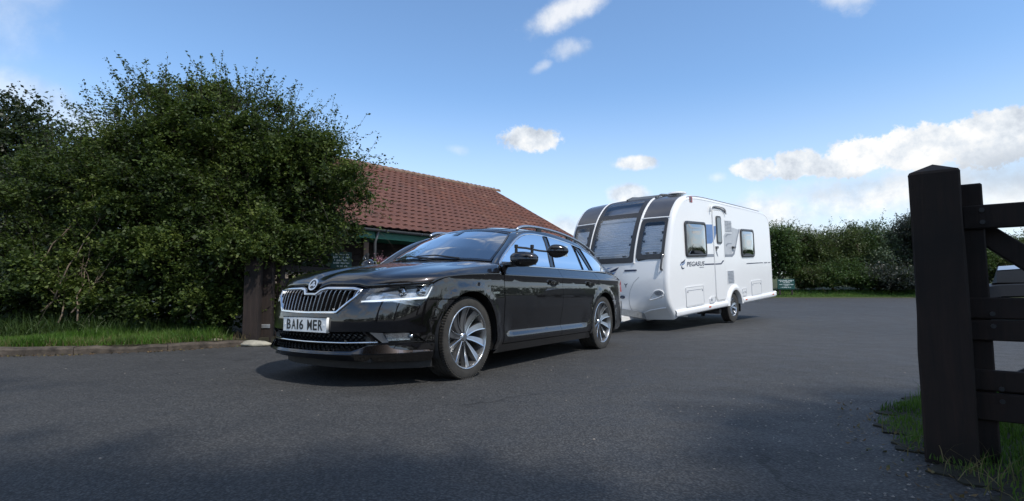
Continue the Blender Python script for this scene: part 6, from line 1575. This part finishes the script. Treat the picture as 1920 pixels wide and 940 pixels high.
for (x, s0) in rest:
    M_ = Matrix.Translation(rf(x + rng.normal(0, .003), s0 + rng.normal(0, .004), .0)) @ Mr @ Matrix.Rotation(rng.normal(0, .012), 4, 'Z'); Mn = np.array(M_)
    o_ = len(RV); RV += list(TVa @ Mn[:3, :3].T + Mn[:3, 3]); RF += [tuple(i + o_ for i in f) for f in tf]
ro = np_mesh('roof_tiles', RV, RF, TILE, bld); ro['kind'] = 'stuff'
RIDGE = mat('mossy_ridge_tile', (.16, .10, .070), .9, var=.45, vscale=6., bump=.6, bscale=30.)
rp_ = rf(0, SLp); x = T0; rid_me = None
while x < T1R - .1:
    if rid_me is None:
        V_ = []; 
        for sx4, r_ in ((0, .115), (.36, .105), (.36, .118), (.44, .118)):
            for a_ in np.linspace(-.15, math.pi + .15, 9): V_.append((sx4, r_ * 1.15 * math.cos(a_), r_ * math.sin(a_) - .03))
        rid_me = bpy.data.meshes.new('ridge_tile'); rid_me.from_pydata(V_, [], [(j * 9 + i, j * 9 + i + 1, (j + 1) * 9 + i + 1, (j + 1) * 9 + i) for j in range(3) for i in range(8)]); rid_me.materials.append(RIDGE)
    o = bpy.data.objects.new('ridge_tile', rid_me); o.parent = bld; o.location = (x, rp_.y + .03, rp_.z + .03 + rng.normal(0, .004)); COL.objects.link(o); x += .43
mb = MB(); mb.tube([(T1R + .02, rp_.y, rp_.z), (T1R + .02, rp_.y, rp_.z + .16)], .014, 6); mb.tube([(T1R - .04, rp_.y, rp_.z + .11), (T1R + .08, rp_.y, rp_.z + .11)], .009, 5); mb.build('ridge_finial', GUTTER, bld)
# mortared verge
mb = MB(); mb.bar(tuple(rf(T1E + .02, -.02, -.02)), tuple(rf(T1R + .02, SLp, -.02)), .06, .09); mb.build('verge_board', GUTTER, bld)
# sign on the wall, shown between bush and bonnet
ws_ = tag(empty('wall_sign', tuple(E0 + ed * -.62 + en * .60 + Vector((0, 0, 1.50))), BA), 'dark green sign with white lettering beside the bush, above the bonnet', 'sign')
ws_.rotation_euler = (0, 0, R(20)); mb = MB(); mb.box((0, 0, 0), (.48, .025, .40), ch=.004); b4 = mb.build('board', SIGNGREEN, ws_)
scribble(b4, -.0145, [(.14, -.15, .16, .036), (.07, -.19, .18, .050), (.0, -.16, .17, .048), (-.07, -.18, .17, .036), (-.14, -.10, .12, .036)], SIGNW, 8)
# planter with flowers
pt = tag(empty('flower_tub', (-2.78, 11.1, float(gz(0, 11.1)))), 'tub of yellow green foliage and small pink flowers beside the downpipe', 'planter')
mb = MB(); mb.lathe([(.0001, .0), (.22, .0), (.30, .62), (.33, .64), (.33, .70), (.28, .70), (.27, .62), (.0001, .62)], 20, 'z'); mb.build('tub', BRICK, pt, smooth=True, auto=40)
foliage('foliage', [(0, 0, .95, .33, .33, .38), (-.1, 0, 1.1, .25, .25, .3)], 420, 12, .045, leaf_mat('bright_flower_leaves', [(.06, .09, .01), (.14, .19, .02), (.26, .30, .04)], .5, .35, 2.), pt, 91, slen=(.12, .35), spread=.03, up=1.1, fill=900, zmin=.6)
foliage('flowers', [(.02, 0, 1.28, .30, .3, .26), (.3, 0, 1.30, .3, .2, .2)], 130, 6, .030, mat('pink_petals', (.42, .20, .26), .6, var=.3, vscale=9.), pt, 92, slen=(.1, .3), spread=.02, up=1.4, fill=0, zmin=.7, twig=BARK, twig_n=100, twig_r=.003)

# ------------------------------------------------------------------ parked dark car beyond the gate (seen between the rails)
pk = empty('parked_car', (13.3, 13.6, float(gz(0, 13.6))), R(-135)); pk.scale = (1, 1, .92); tag(pk, 'dark parked car glimpsed between the rails of the dark gate', 'car')
sec = [(-2.15, .30, .55, .62, .80), (-2.05, .28, .80, .66, .86), (-1.2, .28, .90, .70, .88), (-.6, .28, .93, .72, .89), (.9, .28, .92, .74, .89), (1.7, .28, .95, .72, .87), (2.05, .28, .88, .66, .84), (2.15, .32, .60, .60, .78)]
mb = MB(); mb.grid([[(x, -w2 * .96, z0), (x, -w2, .55), (x, -w1 - .12, z1 - .04), (x, -w1 + .1, z1), (x, 0, z1 + .02), (x, w1 - .1, z1), (x, w1 + .12, z1 - .04), (x, w2, .55), (x, w2 * .96, z0)] for x, z0, z1, w1, w2 in sec]); mb.build('body', mat('dull_dark_paint', (.012, .012, .013), .5, spec=.3), pk, smooth=True, auto=50)
mb = MB(); mb.grid([[(x, -w_, z0), (x, -w_ * .86, z1), (x, 0, z1 + .04 * (z1 > 1)), (x, w_ * .86, z1), (x, w_, z0)] for x, w_, z0, z1 in ((-.95, .74, .90, .91), (-.25, .73, .93, 1.36), (.2, .73, .93, 1.42), (.9, .73, .93, 1.40), (1.45, .72, .93, 1.25), (1.9, .70, .93, .95))]); mb.build('glasshouse', mat('shaded_glass', (.012, .013, .014), .6, spec=.1), pk, smooth=True, auto=40)
mb = MB(); mb.grid([[(x, -.60, z), (x, 0, z + .035), (x, .60, z)] for x, z in ((-.22, 1.375), (.2, 1.435), (.9, 1.415), (1.4, 1.29))]); mb.build('roof', mat('silver_roof', (.45, .47, .5), .3, metal=.6, var=.05), pk, smooth=True)
for x in (-1.35, 1.35):
    for sg in (1, -1):
        w__ = empty('wheel', (x, sg * .80, .32), parent=pk); mb = MB(); mb.lathe([(.20, -.1), (.31, -.1), (.32, -.06), (.32, .06), (.31, .1), (.20, .1)], 32, 'y'); mb.build('tyre', RUBBER, w__, smooth=True, auto=40)
        mb = MB(); mb.lathe([(.0001, sg * .07), (.10, sg * .08), (.20, sg * .085), (.205, sg * .1)], 20, 'y'); mb.build('rim', SATIN, w__, smooth=True, auto=30)
for sg in (1, -1): mb = MB(); mb.box((-2.13, sg * .62, .66), (.06, .28, .10), ch=.02); mb.build('headlight', ORANGE if False else SATIN, pk)

# ------------------------------------------------------------------ unseen trees added behind the camera to shade the gateway and foreground
TREEL = leaf_mat('shade_tree_leaves', [(.018, .035, .010), (.035, .06, .015), (.06, .09, .02)], .5, .3, .5)
for i, (c, r_, lab) in enumerate((((6.9, -3.0, 0), 2.1, 'unseen tall tree added right of the camera to shade the gateway'), ((2.4, -4.7, 0), 3.0, 'unseen tall tree added behind the camera to shade the foreground'), ((-1.4, -2.7, 0), 2.5, 'unseen slender tree added behind left to shade the foreground'))):
    t_ = tag(empty('added_shade_tree', c), lab, 'tree'); rg = np.random.default_rng(5 + i)
    lob = [(0, 0, 7.6, r_ * .8, r_ * .8, 2.2)] + [(r_ * .6 * math.cos(a_), r_ * .6 * math.sin(a_), 7.4 + rg.uniform(-1, 1.4), r_ * .5, r_ * .5, 1.3) for a_ in np.arange(0, 6.2, 1.05)]
    foliage('crown', lob, 4200, 12, .14, TREEL, t_, 30 + i, slen=(.4, 1.), spread=.14, up=.3, fill=9000, zmin=3.5)
    stems('trunk', [((0, 0, -.2), (.2, .1, 5.5)), ((.1, .1, 4.0), (1.4, .6, 7.5)), ((.1, 0, 3.8), (-1.4, .5, 7.4)), ((.1, 0, 4.4), (.2, -1.4, 7.6))], BARK, t_, .20, 7)
hedge_lobes = [(x + rng.uniform(-1, 1), 47 + rng.uniform(-2, 2), 1.4, 3.2, 1.6, rng.uniform(2.0, 3.2)) for x in np.arange(-30, 75, 3.2)]
rg = np.random.default_rng(77)
for x in np.arange(-34, 44, 2.6): hedge_lobes.append((x + rg.uniform(-.6, .6), -25 + rg.uniform(-1, 1), 1.6, 2.0, 1.5, rg.uniform(1.8, 3.0)))
for y in np.arange(-22, 45, 2.6): hedge_lobes.append((44 + rg.uniform(-1, 1), y, 1.7, 1.5, 2.0, rg.uniform(1.8, 3.2)))
hd, _ = foliage('boundary_hedge', hedge_lobes, 8200, 9, .26, FARM['a'], None, 44, slen=(.4, 1.2), spread=.25, up=.4, fill=26000, fill_size=1.8, zmin=.02)
tag(hd, 'long unclipped boundary hedge around the rest of the car park', 'hedge', kind='stuff')
